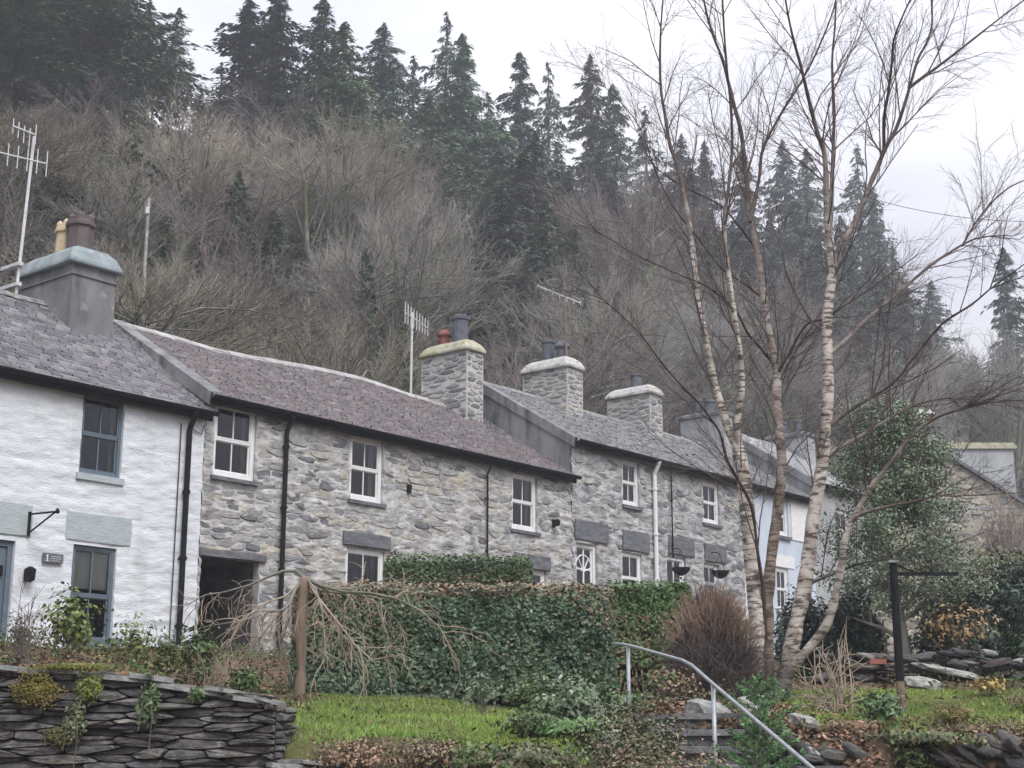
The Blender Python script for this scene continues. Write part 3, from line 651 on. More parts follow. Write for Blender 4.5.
q = MB(); a, b, c, d = dr; q.box((a, .06, c), (a + .09, .15, d)); q.box((b - .09, .06, c), (b, .15, d)); q.box((a + .09, .062, d - .09), (b - .09, .148, d)); q.box((a + .09, .10, c), (b - .09, .14, d - .09))
do = q.build('door', M['blueframe'], H1.root)
for i in range(4):
    x0 = a + .12 + i * (b - a - .24) / 4; q = MB(); q.box((x0 + .008, .088, c + .05), (x0 + (b - a - .24) / 4 - .008, .102, d - .12)); q.build('plank', M['blueframe'], do)
q = MB(); q.box((b - .19, .05, c + .95), (b - .15, .09, c + 1.12)); q.build('handle', M['black'], do)
q = MB(); a, b, c, d = w1l; q.box((a - .02, -.22, c - .02), (b + .02, -.02, c + .16)); q.build('window_box', M['blueframe'], H1.root)
tp = H1.px(187, 420)[0]; pipe(H1, tp, .1, H1.zg, M['black'], r=.05)
q = MB(); q.tube([(tp - .14, -.03, H1.zg - .25), (tp - .15, -.03, .2)], .012, 5); q.tube([(tp + .06, -.03, H1.zg - .3), (tp + .3, -.04, H1.zg - .38), (tp + .38, -.03, H1.zg - .2)], .01, 5); q.build('cable', M['twine'], H1.root)
chimney(H1, 73.6, 262, 2.1, 3.75, .95, M['render'], M['cap_green'], 3, [('square', M['pot_cream'], .60, 1.15, 1.0), ('square', M['pot_brown'], .34, 1.3, 1.08)], caph=.42, caplip=.10, band=True)
# things fixed on that wall
a, zz = H1.px(26, 576); base = np.array(row(H1.t0 + a, 0, H1.zb + zz))
def on_wall(h, name, px, py, label, cat, s=-.03):
    a, zz = h.px(px, py); return empty(name, row(h.t0 + a, s, h.zb + zz), RZ, label, cat)
e = on_wall(H1, 'wall_lantern', 26, 576, 'small dark wall lamp beside the blue-grey door of the white cottage', 'lamp')
q = MB(); q.lathe((0, -.08, -.10), [(.03, 0), (.075, .03), (.085, .15), (.09, .2), (.03, .24)], 10); q.build('lamp_shade', M['black'], e); q = MB(); q.box((-.05, -.03, -.08), (.05, .02, .1)); q.build('back_plate', M['black'], e)
e = on_wall(H1, 'house_sign', 51.5, 558.5, 'dark slate house sign with white number 1 on white cottage', 'sign')
q = MB(); q.box((-.18, -.03, -.075), (.18, .015, .075)); q.build('plaque', M['slate_slab'], e)
q = MB(); q.box((-.125, -.034, -.05), (-.105, -.0305, .05)); q.add([(-.125, -.033, .05), (-.145, -.033, .03), (-.14, -.033, .022), (-.125, -.033, .035)], [(0, 1, 2, 3)]); q.box((-.145, -.0338, -.055), (-.085, -.0306, -.046)); q.build('numeral', M['white'], e)
q = MB(); q.box((-.05, -.034, .02), (.13, -.0305, .032)); q.box((-.05, -.034, -.012), (.14, -.0305, .0)); q.box((-.05, -.034, -.045), (.10, -.0305, -.035)); q.build('lettering', M['paleslab'], e)
e = on_wall(H1, 'iron_bracket', 28, 522, 'empty black iron sign bracket on white cottage above the door', 'bracket', s=0)
q = MB(); q.box((-.02, -.05, -.22), (.02, -.005, .16)); q.tube([(0, -.04, .12), (.02, -.75, .10)], .016, 6); q.tube([(0, -.04, -.18), (.01, -.7, .09)], .014, 6); q.lathe((.02, -.75, .07), [(.03, 0), (.04, .03), (.015, .08)], 8); q.build('arm', M['black'], e)

# ---- the long grey stone cottage
t2 = fac(571, 470)[0]
H2 = House('grey_stone_cottage', t1 + .003, t2, 3.0, 7.58, 9.42, 3.0, 'long grey rubble stone cottage with purple slate roof and white sash windows')
o2 = [H2.rect(214, 256, 405, 479), H2.rect(350, 383, 438, 502), H2.rect(512, 537, 475, 531), H2.rect(345, 384, 549, 632), H2.rect(524, 546, 570, 630)]
rec = H2.rect(199, 257, 558, 690); rec = (.06, rec[1], .02, rec[3])
wall(H2, o2 + [rec], M['mortar'], res=.044, amp=.025, fr=(3.0, 9.5), seed=14, rmat=M['render'])
M['stainedwall'] = mk('shade_dark_wall', (.06,.06,.06), (.13,.13,.125), 4, .95, .7, 20)
# store behind the low opening, its shade put into the dark wall colour
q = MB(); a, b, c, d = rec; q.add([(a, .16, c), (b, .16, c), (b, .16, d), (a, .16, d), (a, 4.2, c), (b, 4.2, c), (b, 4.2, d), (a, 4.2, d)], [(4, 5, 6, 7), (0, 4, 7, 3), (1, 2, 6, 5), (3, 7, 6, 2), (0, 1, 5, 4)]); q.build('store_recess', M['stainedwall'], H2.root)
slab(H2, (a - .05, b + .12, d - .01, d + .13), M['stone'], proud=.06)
W2, HH2 = H2.t1 - H2.t0, H2.eave - H2.zb
lin2 = [H2.rect(342, 389, 534, 547.5), H2.rect(514, 549, 555, 569)]
hol = [(a - .03, b + .03, c - .14, d + .03) for (a, b, c, d) in o2] + [rec] + lin2
pl = pack(W2, HH2 - .05, .44, .135, rngw, hol, gap=.022, keep=.9, jit=.55)
lay_stones(pl, (0, 0, 0), (1, 0, 0), (0, 0, 1), (0, -1, 0), [o for o in H2.root.children if o.name.startswith('wall')][0], M['stone'], M['stone_attr'], rngw, (-.005, .020), inset=(.9, .84))
for r in lin2: slab(H2, r, M['slate_slab'], proud=.07)
SL2 = [(.16,.138,.143),(.175,.15,.153),(.145,.128,.136),(.19,.166,.168),(.16,.142,.143),(.155,.148,.155)]
hump = lambda u: .12 * math.exp(-((u - 6.5) / 2.0) ** 2) - .05 * math.exp(-((u - 2.5) / 1.5) ** 2)
roof(H2, M['slate2'], SL2, 28, .18, 6, sag=np.vectorize(hump), verge=[(-1, .3)], ridge_mat=M['ridgegrey'])
for r, cu in zip(o2, (.14, .2, .18, .12, .12)): window(H2, r, M['white'], fr=.085, sill=(M['slate_slab'], .06, .07, .07), curtain=cu, rng=rngw)
pipe(H2, H2.px(284, 425)[0], .1, H2.zg, M['black'], r=.045); pipe(H2, H2.px(484.5, 472)[0], 1.0, H2.zg, M['black'], r=.022)
e = on_wall(H2, 'wall_vent', 408, 493, 'small dark vent pipe stub in the grey stone wall', 'vent'); q = MB(); q.lathe((0, 0, 0), [(.05, 0), (.06, .1), (.06, .16), (.03, .18)], 10); o_ = q.build('hood', M['black'], e)
e = on_wall(H2, 'wall_lamp', 552, 524, 'small black lamp on grey stone wall right of third sash window', 'lamp'); q = MB(); q.box((-.03, -.06, -.08), (.03, .02, .1)); q.lathe((0, -.13, -.06), [(.03, 0), (.07, .05), (.07, .12), (.02, .16)], 10); q.build('lamp_body', M['black'], e)

# ---- the far stone cottages (higher roof)
t3 = fac(741, 480)[0]
H3 = House('stone_cottage_pair', t2 + .003, t3, 3.8, 8.48, 10.28, 3.0, 'pair of grey stone cottages with slate lintels and a white downpipe')
o3 = [H3.rect(622.5, 639, 461, 506), H3.rect(703, 719, 483, 524), H3.rect(622, 642, 553, 605), H3.rect(704, 719, 564, 605)]
d3 = [H3.rect(576, 597, 544, 600), H3.rect(667, 686, 557, 612)]
d3 = [(a, b, .02, d) for a, b, c, d in d3]
lin3 = [H3.rect(574, 607, 522, 541.5), H3.rect(622, 648, 532, 551.5), H3.rect(668, 693, 537.5, 555.5), H3.rect(704, 725, 545, 562.5)]
wl3 = wall(H3, o3 + d3, M['mortar3'], res=.045, amp=.026, fr=(3.0, 8.5), seed=24, rmat=M['render'])
hol = [(a - .03, b + .03, c - .12, d + .03) for (a, b, c, d) in o3 + d3] + lin3
pl = pack(H3.t1 - H3.t0, H3.eave - H3.zb - .05, .46, .155, rngw, hol, gap=.024, keep=.9, jit=.55)
lay_stones(pl, (0, 0, 0), (1, 0, 0), (0, 0, 1), (0, -1, 0), wl3, M['stone'], M['stone_attr'], rngw, (-.005, .020), inset=(.9, .84))
for r in lin3: slab(H3, r, M['slate_slab'], proud=.06)
SL3 = [(.19,.188,.195),(.23,.228,.228),(.155,.155,.165),(.21,.206,.206)]
roof(H3, M['slate3'], SL3, 24, .24, 7, uneven=1.2, verge=[(-1, .22)], ridge_mat=M['coping'])
for r in o3: window(H3, r, M['white'], fr=.085, sill=(M['slate_slab'], .06, .08, .07), curtain=.16, rng=rngw)
for k, (a, b, c, d) in enumerate(d3):
    q = MB(); q.box((a, .05, c), (a + .09, .15, d)); q.box((b - .09, .05, c), (b, .15, d)); q.box((a + .09, .052, d - .09), (b - .09, .148, d))
    if k == 0: q.box((a + .09, .09, c), (b - .09, .13, c + .6)); z0 = c + .6
    else: q.box((a + .09, .09, c), (b - .09, .13, c + .25)); z0 = c + .25
    for x in (a + .09, (a + b) / 2 - .02, b - .14): q.box((x, .092, z0), (x + .05, .128, d - .09))
    for z in np.linspace(z0, d - .12, 4 if k == 0 else 2): q.box((a + .09, .094, z), (b - .09, .126, z + .04))
    do = q.build('door', M['white'], H3.root)
    if k == 0:    # fanned glazing bars at the head of the door
        q = MB(); cx = (a + b) / 2; zf = z0 + (d - .12 - z0) * .64
        for an in np.linspace(.3, math.pi - .3, 5): q.tube([(cx, .10, zf), (cx + .36 * math.cos(an), .10, zf + .42 * math.sin(an))], .016, 5)
        q.tube([(cx + .34 * math.cos(x), .10, zf + .40 * math.sin(x)) for x in np.linspace(0, math.pi, 9)], .018, 5); q.build('fan_bars', M['white'], do)
    q = MB(); q.add([(a + .09, .11, z0), (b - .09, .11, z0), (b - .09, .11, d - .09), (a + .09, .11, d - .09)], [(0, 1, 2, 3)]); q.build('pane', M['glass'], do)
pipe(H3, H3.px(651.5, 475)[0], .1, H3.zg, M['white'], r=.055); pipe(H3, H3.px(668.5, 490)[0], 2.2, H3.zg - .2, M['black'], r=.02, kick=False)
chimney(H3, 467, 349, 2.2, 3.7, .62, M['mortarpale'], M['cap_yellow'], 5, [('cap', M['pot_red'], .68, 1.1, 1.0), ('round', M['pot_slate'], .33, 1.55, 1.35)], stones=True, caph=.34)
chimney(H3, 567, 366, 2.2, 3.7, .70, M['mortarpale'], M['cap_grey'], 6, [('round', M['pot_slate'], .6, 1.3, 1.2), ('cap', M['pot_slate'], .28, 1.3, 1.2)], stones=True, caph=.36)
chimney(H3, 650, 393, 2.2, 3.7, .62, M['mortarpale'], M['cap_grey'], 7, [('round', M['pot_slate'], .45, 1.2, .8)], stones=True, caph=.34)
for k, (x, y, lb) in enumerate([(670.5, 571, 'black bowl hanging basket by the white door under the second dark slab'), (710, 574, 'dark round hanging basket in front of the last small stone cottage window')]):
    e = on_wall(H3, 'hanging_basket', x, y, lb, 'hanging basket', s=-.32); e['group'] = 'hanging baskets on the stone cottages'
    q = MB(); q.lathe((0, 0, -.14), [(.05, 0), (.15, .05), (.22, .13), (.24, .2), (.2, .2)], 12); q.build('bowl', M['black'], e)
    q = MB()
    for an in (0, 2.1, 4.2): q.tube([(.22 * math.cos(an), .22 * math.sin(an), .06), (0, 0, .5)], .008, 4)
    q.tube([(0, 0, .5), (0, .1, .56), (0, .33, .56)], .012, 5); q.build('chain', M['black'], e)
# ---- pale blue cottage and the last white one
t4 = fac(812, 503)[0]
H4 = House('pale_blue_cottage', t3 + .003, t4, 3.8, 8.48, 10.28, 3.0, 'pale blue rendered cottage glimpsed behind the birch trunks')
o4 = [H4.rect(775, 788, 497, 536), H4.rect(777, 789, 568, 612)]; dd4 = H4.rect(742.5, 752, 566, 625); dd4 = (dd4[0], dd4[1], .02, dd4[3])
wall(H4, o4 + [dd4], M['palewall'], res=.3, amp=.004, seed=31, rmat=M['render_pale'])
roof(H4, M['slate3'], SL3, 24, .24, 8, ridge_mat=M['coping'])
for r in o4: window(H4, r, M['white'], fr=.1, sill=(M['slate_slab'], .06, .09, .08), curtain=.3)
a, b, c, d = dd4; q = MB(); q.box((a, .04, c), (a + .1, .15, d)); q.box((b - .1, .04, c), (b, .15, d)); q.box((a + .1, .042, d - .1), (b - .1, .148, d)); q.box((a + .1, .09, c), (b - .1, .12, d - .1)); q.build('door', M['white'], H4.root)
a, b, c, d = o4[0]; q = MB(); q.box((b + .15, -.03, c - .05), (b + 1.35, .01, d + .1)); q.build('render_panel', M['white'], H4.root)
a, b, c, d = o4[1]; q = MB(); q.box((a - .2, -.025, d + .02), (b + .35, .01, d + .35)); q.build('lintel', M['white'], H4.root)
chimney(H4, 722, 414, 2.2, 3.7, .6, M['render_pale'], M['render'], 8, [('round', M['pot_slate'], .7, 1.2, 1.1), ('round', M['pot_slate'], .4, 1.2, .9)], flat=True)
t5 = t4 + 3.8
H5 = House('white_end_cottage', t4 + .003, t5, 3.9, 9.05, 10.95, 3.0, 'far cottage with pale slate roof half hidden behind the holly tree')
wr = [(1.5, 2.4, 3.2, 4.5)]
wall(H5, wr, M['render_pale'], res=.4, amp=.004, seed=41, rmat=M['render'])
roof(H5, M['slate1'], [(.34,.345,.36),(.39,.39,.40),(.30,.30,.315)], 26, .26, 9, verge=[(-1, .2)])
for r in wr: window(H5, r, M['white'], fr=.1, sill=(M['slate_slab'], .06, .09, .08))
chimney(H5, 806, 435, 2.2, 3.7, .62, M['render_pale'], M['render'], 9, [('round', M['pot_slate'], .7, 1.1, 1), ('round', M['pot_slate'], .3, 1.1, 1)], flat=True)

# ---- house with its gable to the camera, at the right edge
F6 = 52.0
pk = dep(928, 446, F6); ev = dep(1058, 527, F6); hw = ev[0] - pk[0]; zb6 = gz(pk[0], F6) - .2
R6 = empty('gabled_stone_house', (pk[0], F6, zb6), 0, 'buff stone house with sloping gable and wide pale chimney at right edge', 'house')
zr, ze = pk[2] - zb6, ev[2] - zb6; q = MB()
q.add([(-hw, 0, -1), (hw, 0, -1), (hw, 0, ze), (0, 0, zr), (-hw, 0, ze), (-hw, 8, -1), (hw, 8, -1), (hw, 8, ze), (0, 8, zr), (-hw, 8, ze)], [(0,1,2,3,4), (5,9,8,7,6), (1,6,7,2), (0,4,9,5)])
w6 = q.build('wall', M['buff'], R6)
rg6 = random.Random(66)
pl = [p for p in pack(2 * hw, zr, .62, .27, rg6, gap=.04, keep=.9) if p[1][1] < zr - .25 - abs(p[1][0] - hw) * (zr - ze) / hw and p[1][1] > 1.0]
M['buffstone'] = mk('buff_stones', (.75,.75,.75), (1.25,1.22,1.18), 5, .9, .7, 20, rndcols=[(.36,.33,.28),(.28,.26,.22),(.42,.39,.33),(.32,.29,.25),(.24,.23,.21)])
lay_stones(pl, (-hw, 0, 0), (1, 0, 0), (0, 0, 1), (0, -1, 0), w6, M['buffstone'], M['stone_attr'], rg6, (.01, .05), limit=220)
q = MB(); k6 = (zr - ze) / hw
for sg in (-1, 1):
    x1 = sg * (hw + .25); z1 = zr - abs(x1) * k6
    q.add([(0, -.18, zr + .02), (x1, -.18, z1 + .02), (x1, 8.2, z1 + .02), (0, 8.2, zr + .02), (0, -.18, zr + .16), (x1, -.18, z1 + .16), (x1, 8.2, z1 + .16), (0, 8.2, zr + .16)], [(3,2,1,0),(4,5,6,7),(0,1,5,4),(1,2,6,5),(2,3,7,6),(3,0,4,7)])
q.build('roof', M['slate_slab'], R6)
def pxl(px, py, F): P = dep(px, py, F); return P[0] - pk[0], P[2] - zb6
a, zt = pxl(946, 449, F6 + 2); b, _ = pxl(1013, 449, F6 + 2); q = MB(); q.box((a, 2, ze - .3), (b, 2.9, zt)); ch = q.build('chimney', M['render_pale'], R6)
q = MB(); q.box((a - .1, 1.9, zt), (b + .12, 3.0, zt + .14)); q.box((a - .04, 1.96, zt + .14), (b + .04, 2.94, zt + .24)); q.build('chimney_cap', M['cap_yellow'], ch)
a, zt = pxl(919, 424, F6 + 1); b, _ = pxl(939, 424, F6 + 1); q = MB(); q.box((a, 1, ze), (b, 1.8, zt)); q.box((a - .06, .94, zt - .12), (b + .06, 1.86, zt)); ch = q.build('chimney', M['render'], R6)
for x in (a + .18, b - .22):
    q = MB(); q.lathe((x, 1.4, zt), [(.15, 0), (.13, .35), (.16, .38), (.16, .44)], 10); po = q.build('chimney_pot', M['pot_red'], ch)
    q = MB(); q.lathe((x, 1.4, zt + .44), [(.2, 0), (.2, .03), (.02, .22)], 10); q.build('cowl', M['cap_grey'], po)

# ------------------------------------------------------------------ aerials on the roofs
def aerial(name, label, px, y0, y1, s, elements, boom, mat, rz=0, tilt=0):
    t, z0 = fac(px, y0, s); _, z1 = fac(px, y1, s); e = empty(name, row(t, s, z0), RZ, label, 'aerial'); h = z1 - z0
    q = MB(); q.tube([(0, 0, -.3), (tilt, 0, h)], .03, 8); m_ = q.build('mast', mat, e)
    return e, h
def yagi(e, z, L, az, n, el, mat, tilt=0, reflector=True):
    c, s_ = math.cos(az), math.sin(az); q = MB()
    q.tube([(-c * L * .3, -s_ * L * .3, z), (c * L * .7, s_ * L * .7, z + tilt)], .016, 6); b = q.build('boom', mat, e)
    for i in range(n):
        k = -.3 + i / (n - 1); x, y, zz = c * L * k, s_ * L * k, z + tilt * max(k, 0) / .7; q = MB(); l = el * (1 - .3 * i / n)
        q.tube([(x, y, zz - l), (x, y, zz + l)], .011, 5); q.build('rod', mat, e)
e, h = aerial('tv_aerial', 'tall pale aerial mast with upright rods beside the white cottage chimney', 15, 300, 130, 3.0, 8, 1, M['alu'], tilt=.12)
yagi(e, h * .85, 1.3, math.pi * .93, 8, .26, M['alu']); yagi(e, h * .98, .8, math.pi * .5, 5, .2, M['alu'], .4)
q = MB(); q.box((-.05, -.1, h * .08), (.05, .5, h * .1)); q.box((-.05, -.1, h * .2), (.05, .5, h * .22)); q.build('wall_bracket', M['alu'], e)
e, h = aerial('tv_aerial', 'slim aerial on mast left of the yellow-capped stone chimney', 411, 385, 312, 3.9, 8, 1, M['alu'])
yagi(e, h * .93, 1.5, .35, 9, .28, M['alu'])
e, h = aerial('tv_aerial', 'rusty leaning mast with flat boom beside the middle stone chimney', 569, 410, 300, 2.4, 8, 1, M['rust'], tilt=-.18)
yagi(e, h * .99, 1.4, math.pi * .9, 7, .06, M['alu'], .25)
for o in [o for o in col.objects if o.name.startswith('tv_aerial')]: o['group'] = 'rooftop aerials'

# ------------------------------------------------------------------ rocks and dry stone
rgr = random.Random(21)
def rock_data(seed, mat):
    import bmesh
    bm = bmesh.new(); bmesh.ops.create_icosphere(bm, subdivisions=2, radius=.5); r = random.Random(seed)
    off = Vector((r.uniform(0, 50), r.uniform(0, 50), r.uniform(0, 50)))
    for v in bm.verts:
        n = v.co.normalized(); cub = 1 / max(abs(n.x), abs(n.y), abs(n.z)); v.co = n * .5 * (.35 + .65 * min(cub, 1.35)) * (1 + .35 * mnoise.noise(v.co * 2.5 + off))
    me = bpy.data.meshes.new('rock'); bm.to_mesh(me); bm.free(); me.materials.append(mat); return me
ROCKS = [rock_data(i, M['dry']) for i in range(7)]
M['palestone'] = mk('pale_rock', (.22,.22,.21), (.42,.42,.40), 5, .9, .8, 20, rnd=.2, stain=[((.10,.12,.04), 3, .58, .74, (1,1,1))])
PALE = [rock_data(i + 20, M['palestone']) for i in range(5)]
def rock(parent, P, size, rot, pool=ROCKS, name='stone'):
    o = bpy.data.objects.new(name, rgr.choice(pool)); col.objects.link(o); o.parent = parent; o.location = P; o.scale = size; o.rotation_euler = rot; return o
def drywall(name, label, pts_px, F, zlow, cw, ch_, seed, thick=.45, cop=True, endface=True):
    """retaining wall facing the camera; pts_px = its top edge in the picture, F its distance"""
    r = random.Random(seed); top = [dep(px, py, F) for px, py in pts_px]; xs = [p[0] for p in top]; zs = [p[2] for p in top]
    x0, x1 = xs[0], xs[-1]; e = empty(name, (x0, F, zlow), 0, label, 'wall'); W = x1 - x0; H = max(zs) - zlow
    ztop = lambda u: float(np.interp(u, [x - x0 for x in xs], [z - zlow for z in zs]))
    V = []; F_ = []; n = 24
    for i in range(n + 1):
        u = W * i / n; z = ztop(u) - .09; V += [(u, .05, -.3), (u, .05, z), (u, thick, z), (u, thick, -.3)]
    for i in range(n):
        b = i * 4; F_ += [(b, b + 4, b + 5, b + 1), (b + 1, b + 5, b + 6, b + 2), (b + 2, b + 6, b + 7, b + 3)]
    F_ += [(0, 1, 2, 3), (n * 4 + 3, n * 4 + 2, n * 4 + 1, n * 4)]
    core = obj('core', V, F_, M['core'], e)
    pl = [p for p in pack(W, H, cw, ch_, r, gap=.005, jit=.6) if p[1][1] + .03 < ztop(p[1][0]) - .04]
    lay_stones(pl, (0, .05, 0), (1, 0, 0), (0, 0, 1), (0, -1, 0), e, M['dry'], M['stone_attr'], r, (.02, .12), back=.12, limit=300, cols=[(.12,.112,.115),(.16,.153,.152),(.19,.18,.17)], inset=(.93, .86))
    if endface:
        pl = [p for p in pack(thick, H, cw * .8, ch_, r, gap=.008, jit=.3) if p[1][1] + .03 < ztop(W) - .04]
        lay_stones(pl, (W, .05, 0), (0, 1, 0), (0, 0, 1), (1, 0, 0), e, M['dry'], M['dry'], r, (.01, .10), back=.12, inset=(.93, .86))
    if cop:
        u = -.05
        while u < W:
            l = min(r.uniform(.22, .6), max(.12, W - u + .02)); z = ztop(u + l / 2) - .09; q = MB(); th = r.uniform(.022, .05); k = 11; ring = []
            for i in range(k):
                a = 2 * math.pi * i / k; ring.append((u + l / 2 + l * .53 * max(-1, min(1, 1.25 * math.cos(a))) + r.uniform(-.05, .05), thick * .42 + (thick * .62) * max(-.9, min(.9, 1.2 * math.sin(a))) + r.uniform(-.04, .02)))
            tl = (ztop(u + l) - ztop(u)) / l; dz = r.uniform(-.035, .03)
            zz = lambda x: z + dz + tl * (x - u - l / 2)
            q.add([(x, y, zz(x)) for x, y in ring] + [(x, y, zz(x) + th) for x, y in ring], [tuple(range(k))[::-1], tuple(range(k, 2 * k))] + [(i, (i + 1) % k, k + (i + 1) % k, k + i) for i in range(k)])
            q.build('coping_stone', M['coping'], e); u += l * r.uniform(.5, .85) if u + l < W else W
    return e
DW = drywall('dry_stone_wall', 'dark dry stone retaining wall with flat slabs on top at lower left', [(-160, 644), (0, 659), (110, 668), (150, 672), (225, 684), (262, 689), (276, 696)], 12.0, .35, .34, .058, 5)
drywall('low_stone_wall', 'low dark stone wall below the mossy lawn, right of the taller wall', [(276.6, 752), (330, 756), (400, 764)], 11.9, .35, .32, .06, 6, endface=False)
e = empty('stone_edging', dep(800, 760, 12.6) * np.array([1, 1, 0]) + np.array([0, 0, 1.0]), 0, 'rough line of tilted dark stones edging the garden bank at lower right', 'stone edging')
o0 = np.array(e.location)
for i in range(210):
    k = rgr.random(); px = 745 + 320 * k; F = 12.7 + rgr.uniform(-.25, .25) + (1.0 * max(0, (790 - px) / 50) if px < 790 else 0)
    py = np.interp(px, [745, 770, 800, 840, 900, 960, 1010, 1070], [722, 732, 750, 760, 757, 752, 742, 735]) + rgr.choice([-8, 0, 0, 9, 18, 27])
    sz = rgr.uniform(.08, .2); rock(e, dep(px, py + 6, F) - o0, (sz * rgr.uniform(1.1, 1.9), sz, sz * rgr.uniform(.3, .7)), (rgr.uniform(-.3, .3), rgr.uniform(.1, .8) if px > 800 else rgr.uniform(-.3, .9), rgr.uniform(-.5, .5)), ROCKS if rgr.random() < .95 else PALE)
e = empty('rubble_wall', at(900, 20.3), 0, 'low tumbled rubble wall in front of the dark evergreen bushes', 'wall'); o0 = np.array(e.location)
for i in range(170):
    px = rgr.uniform(808, 1060); P = at(px, 20.3 + rgr.uniform(-.25, .25)); lv = rgr.choice([0, 0, 1, 1, 2]); sz = rgr.uniform(.08, .22)
    rock(e, P - o0 + np.array([0, 0, .06 + lv * .14]), (sz * rgr.uniform(1.2, 2.3), sz, sz * rgr.uniform(.35, .6)), (rgr.uniform(-.25, .25), rgr.uniform(-.3, .3), rgr.uniform(-.5, .5)), ROCKS if rgr.random() < .9 else PALE)
q = MB(); P = at(862, 20.0) - o0; q.box((P[0] - .11, P[1], .24), (P[0] + .11, P[1] + .1, .31)); q.build('brick', M['rubber'], e)
for (px, py, F, sx, sy, sz, rz, lb) in [(803, 722, 14.2, .28, .25, .14, .3, 'pale grey boulder on the bank right of the birch'), (708, 720, 14.4, .42, .4, .26, .4, 'mossy pale boulder at the top of the garden steps'), (752, 713, 15.0, .3, .25, .25, .1, 'small pale stone at the foot of the birch'),
                                    (922, 684, 19.2, .5, .3, .16, .2, 'flat blue-grey stone lying before the rubble wall'), (950, 672, 20.0, .9, .3, .1, .1, 'long dark slab resting on the rubble wall')]:
    P = dep(px, py, F); P[2] = max(P[2], gz(P[0], P[1]) + .02); o = bpy.data.objects.new('boulder', (PALE + ROCKS)[int(px) % 5]); col.objects.link(o); o.location = P; o.scale = (sx, sy, sz); o.rotation_euler = (.1, .2, rz); tag(o, lb, 'boulder')

M['treadslate'] = mk('worn_tread', (.10,.10,.105), (.19,.19,.19), 6, .85, .7, 30, stain=[((.09,.08,.04), 4, .55, .72, (1,1,1))])
# ------------------------------------------------------------------ steps and handrail
RAIL = [dep(614, 643.5, 14.2), dep(628, 645, 13.9), dep(688, 662, 12.6), dep(713, 684, 11.9), dep(812, 768, 9.7), dep(850, 800, 9.1)]
e = empty('stone_steps', (1.9, 11.5, .6), 0, 'flight of dark slate garden steps climbing behind the handrail', 'steps')
for i in range(9):
    k = i / 8; y0 = 9.8 + i * .52; xl = np.interp(y0, [9.1, 11.9, 13.9], [2.0, 1.62, 1.12]); zt = .62 + i * .148; q = MB(); r = random.Random(i)
    xr = xl + 1.25; ring = [(xl, y0), (xl + .4, y0 + r.uniform(-.03, .03)), (xl + .8, y0 + r.uniform(-.03, .03)), (xr, y0 + r.uniform(-.03, .03)), (xr, y0 + .85), (xl, y0 + .85)]
    n = 6; q.add([(x - 1.9, y - 11.5 + .04, zt - .6 - .5) for x, y in ring] + [(x - 1.9, y - 11.5 + .04, zt - .6 - .055) for x, y in ring], [(i2, (i2 + 1) % n, n + (i2 + 1) % n, n + i2) for i2 in range(n)])
    st = q.build('step', M['dry'], e); q = MB()
    q.add([(x - 1.9, y - 11.5, zt - .6 - .055) for x, y in ring] + [(x - 1.9, y - 11.5, zt - .6) for x, y in ring], [tuple(range(n))[::-1], tuple(range(n, 2 * n))] + [(i2, (i2 + 1) % n, n + (i2 + 1) % n, n + i2) for i2 in range(n)]); q.build('tread', M['treadslate'], st)
e = empty('handrail', (RAIL[1][0], RAIL[1][1], gz(RAIL[1][0], RAIL[1][1])), 0, 'galvanised tube handrail sloping down beside the garden steps', 'handrail'); o0 = np.array(e.location)
q = MB(); pts = [p - o0 for p in RAIL]; sm = [pts[0]]
for a, b, c in zip(pts, pts[1:], pts[2:]): sm += [b + (a - b) * min(.5, .12 / np.linalg.norm(a - b)), b + (c - b) * min(.5, .12 / np.linalg.norm(c - b))]
q.tube(sm + [pts[-1]], .0155, 10); q.build('rail', M['metal'], e, smooth=True)
for i, low in ((1, 1.05), (3, 1.1)):
    p = RAIL[i] - o0; q = MB(); q.tube([p - np.array([0, 0, low]), p], .0185, 10); q.build('post', M['metal'], e, smooth=True)
# ---- black post with an arm
P = gp(902, 712, 12, 19); e = empty('sign_post', P, 0, 'black post with short side arm and a broken base on right lawn', 'post')
tp_ = dep(893, 563, P[1]); h = tp_[2] - P[2]; q = MB(); lean = tp_[0] - P[0]
q.tube([(0, 0, .34), (lean * .5, 0, h * .5), (lean, 0, h)], [.05, .047, .045], 10); q.build('pole', M['black'], e)
q = MB(); q.tube([(0, 0, -.2), (.0, 0, .1), (0, 0, .345)], [.05, .048, .05], 8); q.build('base', M['rust'], e)
q = MB(); q.box((lean - .06, -.06, h), (lean + .06, .06, h + .03)); q.build('cap', M['coping'], e)
q = MB(); q.box((lean + .05, -.02, h - .145), (lean + .74, .02, h - .105)); q.tube([(lean + .05, 0, h - .03), (lean + .26, 0, h - .11)], .012, 6); q.build('arm', M['black'], e)
for k in (.2, .42): 
    q = MB(); q.box((lean + k, -.012, h - .105), (lean + k + .03, .012, h - .075)); q.build('hook', M['black'], e)

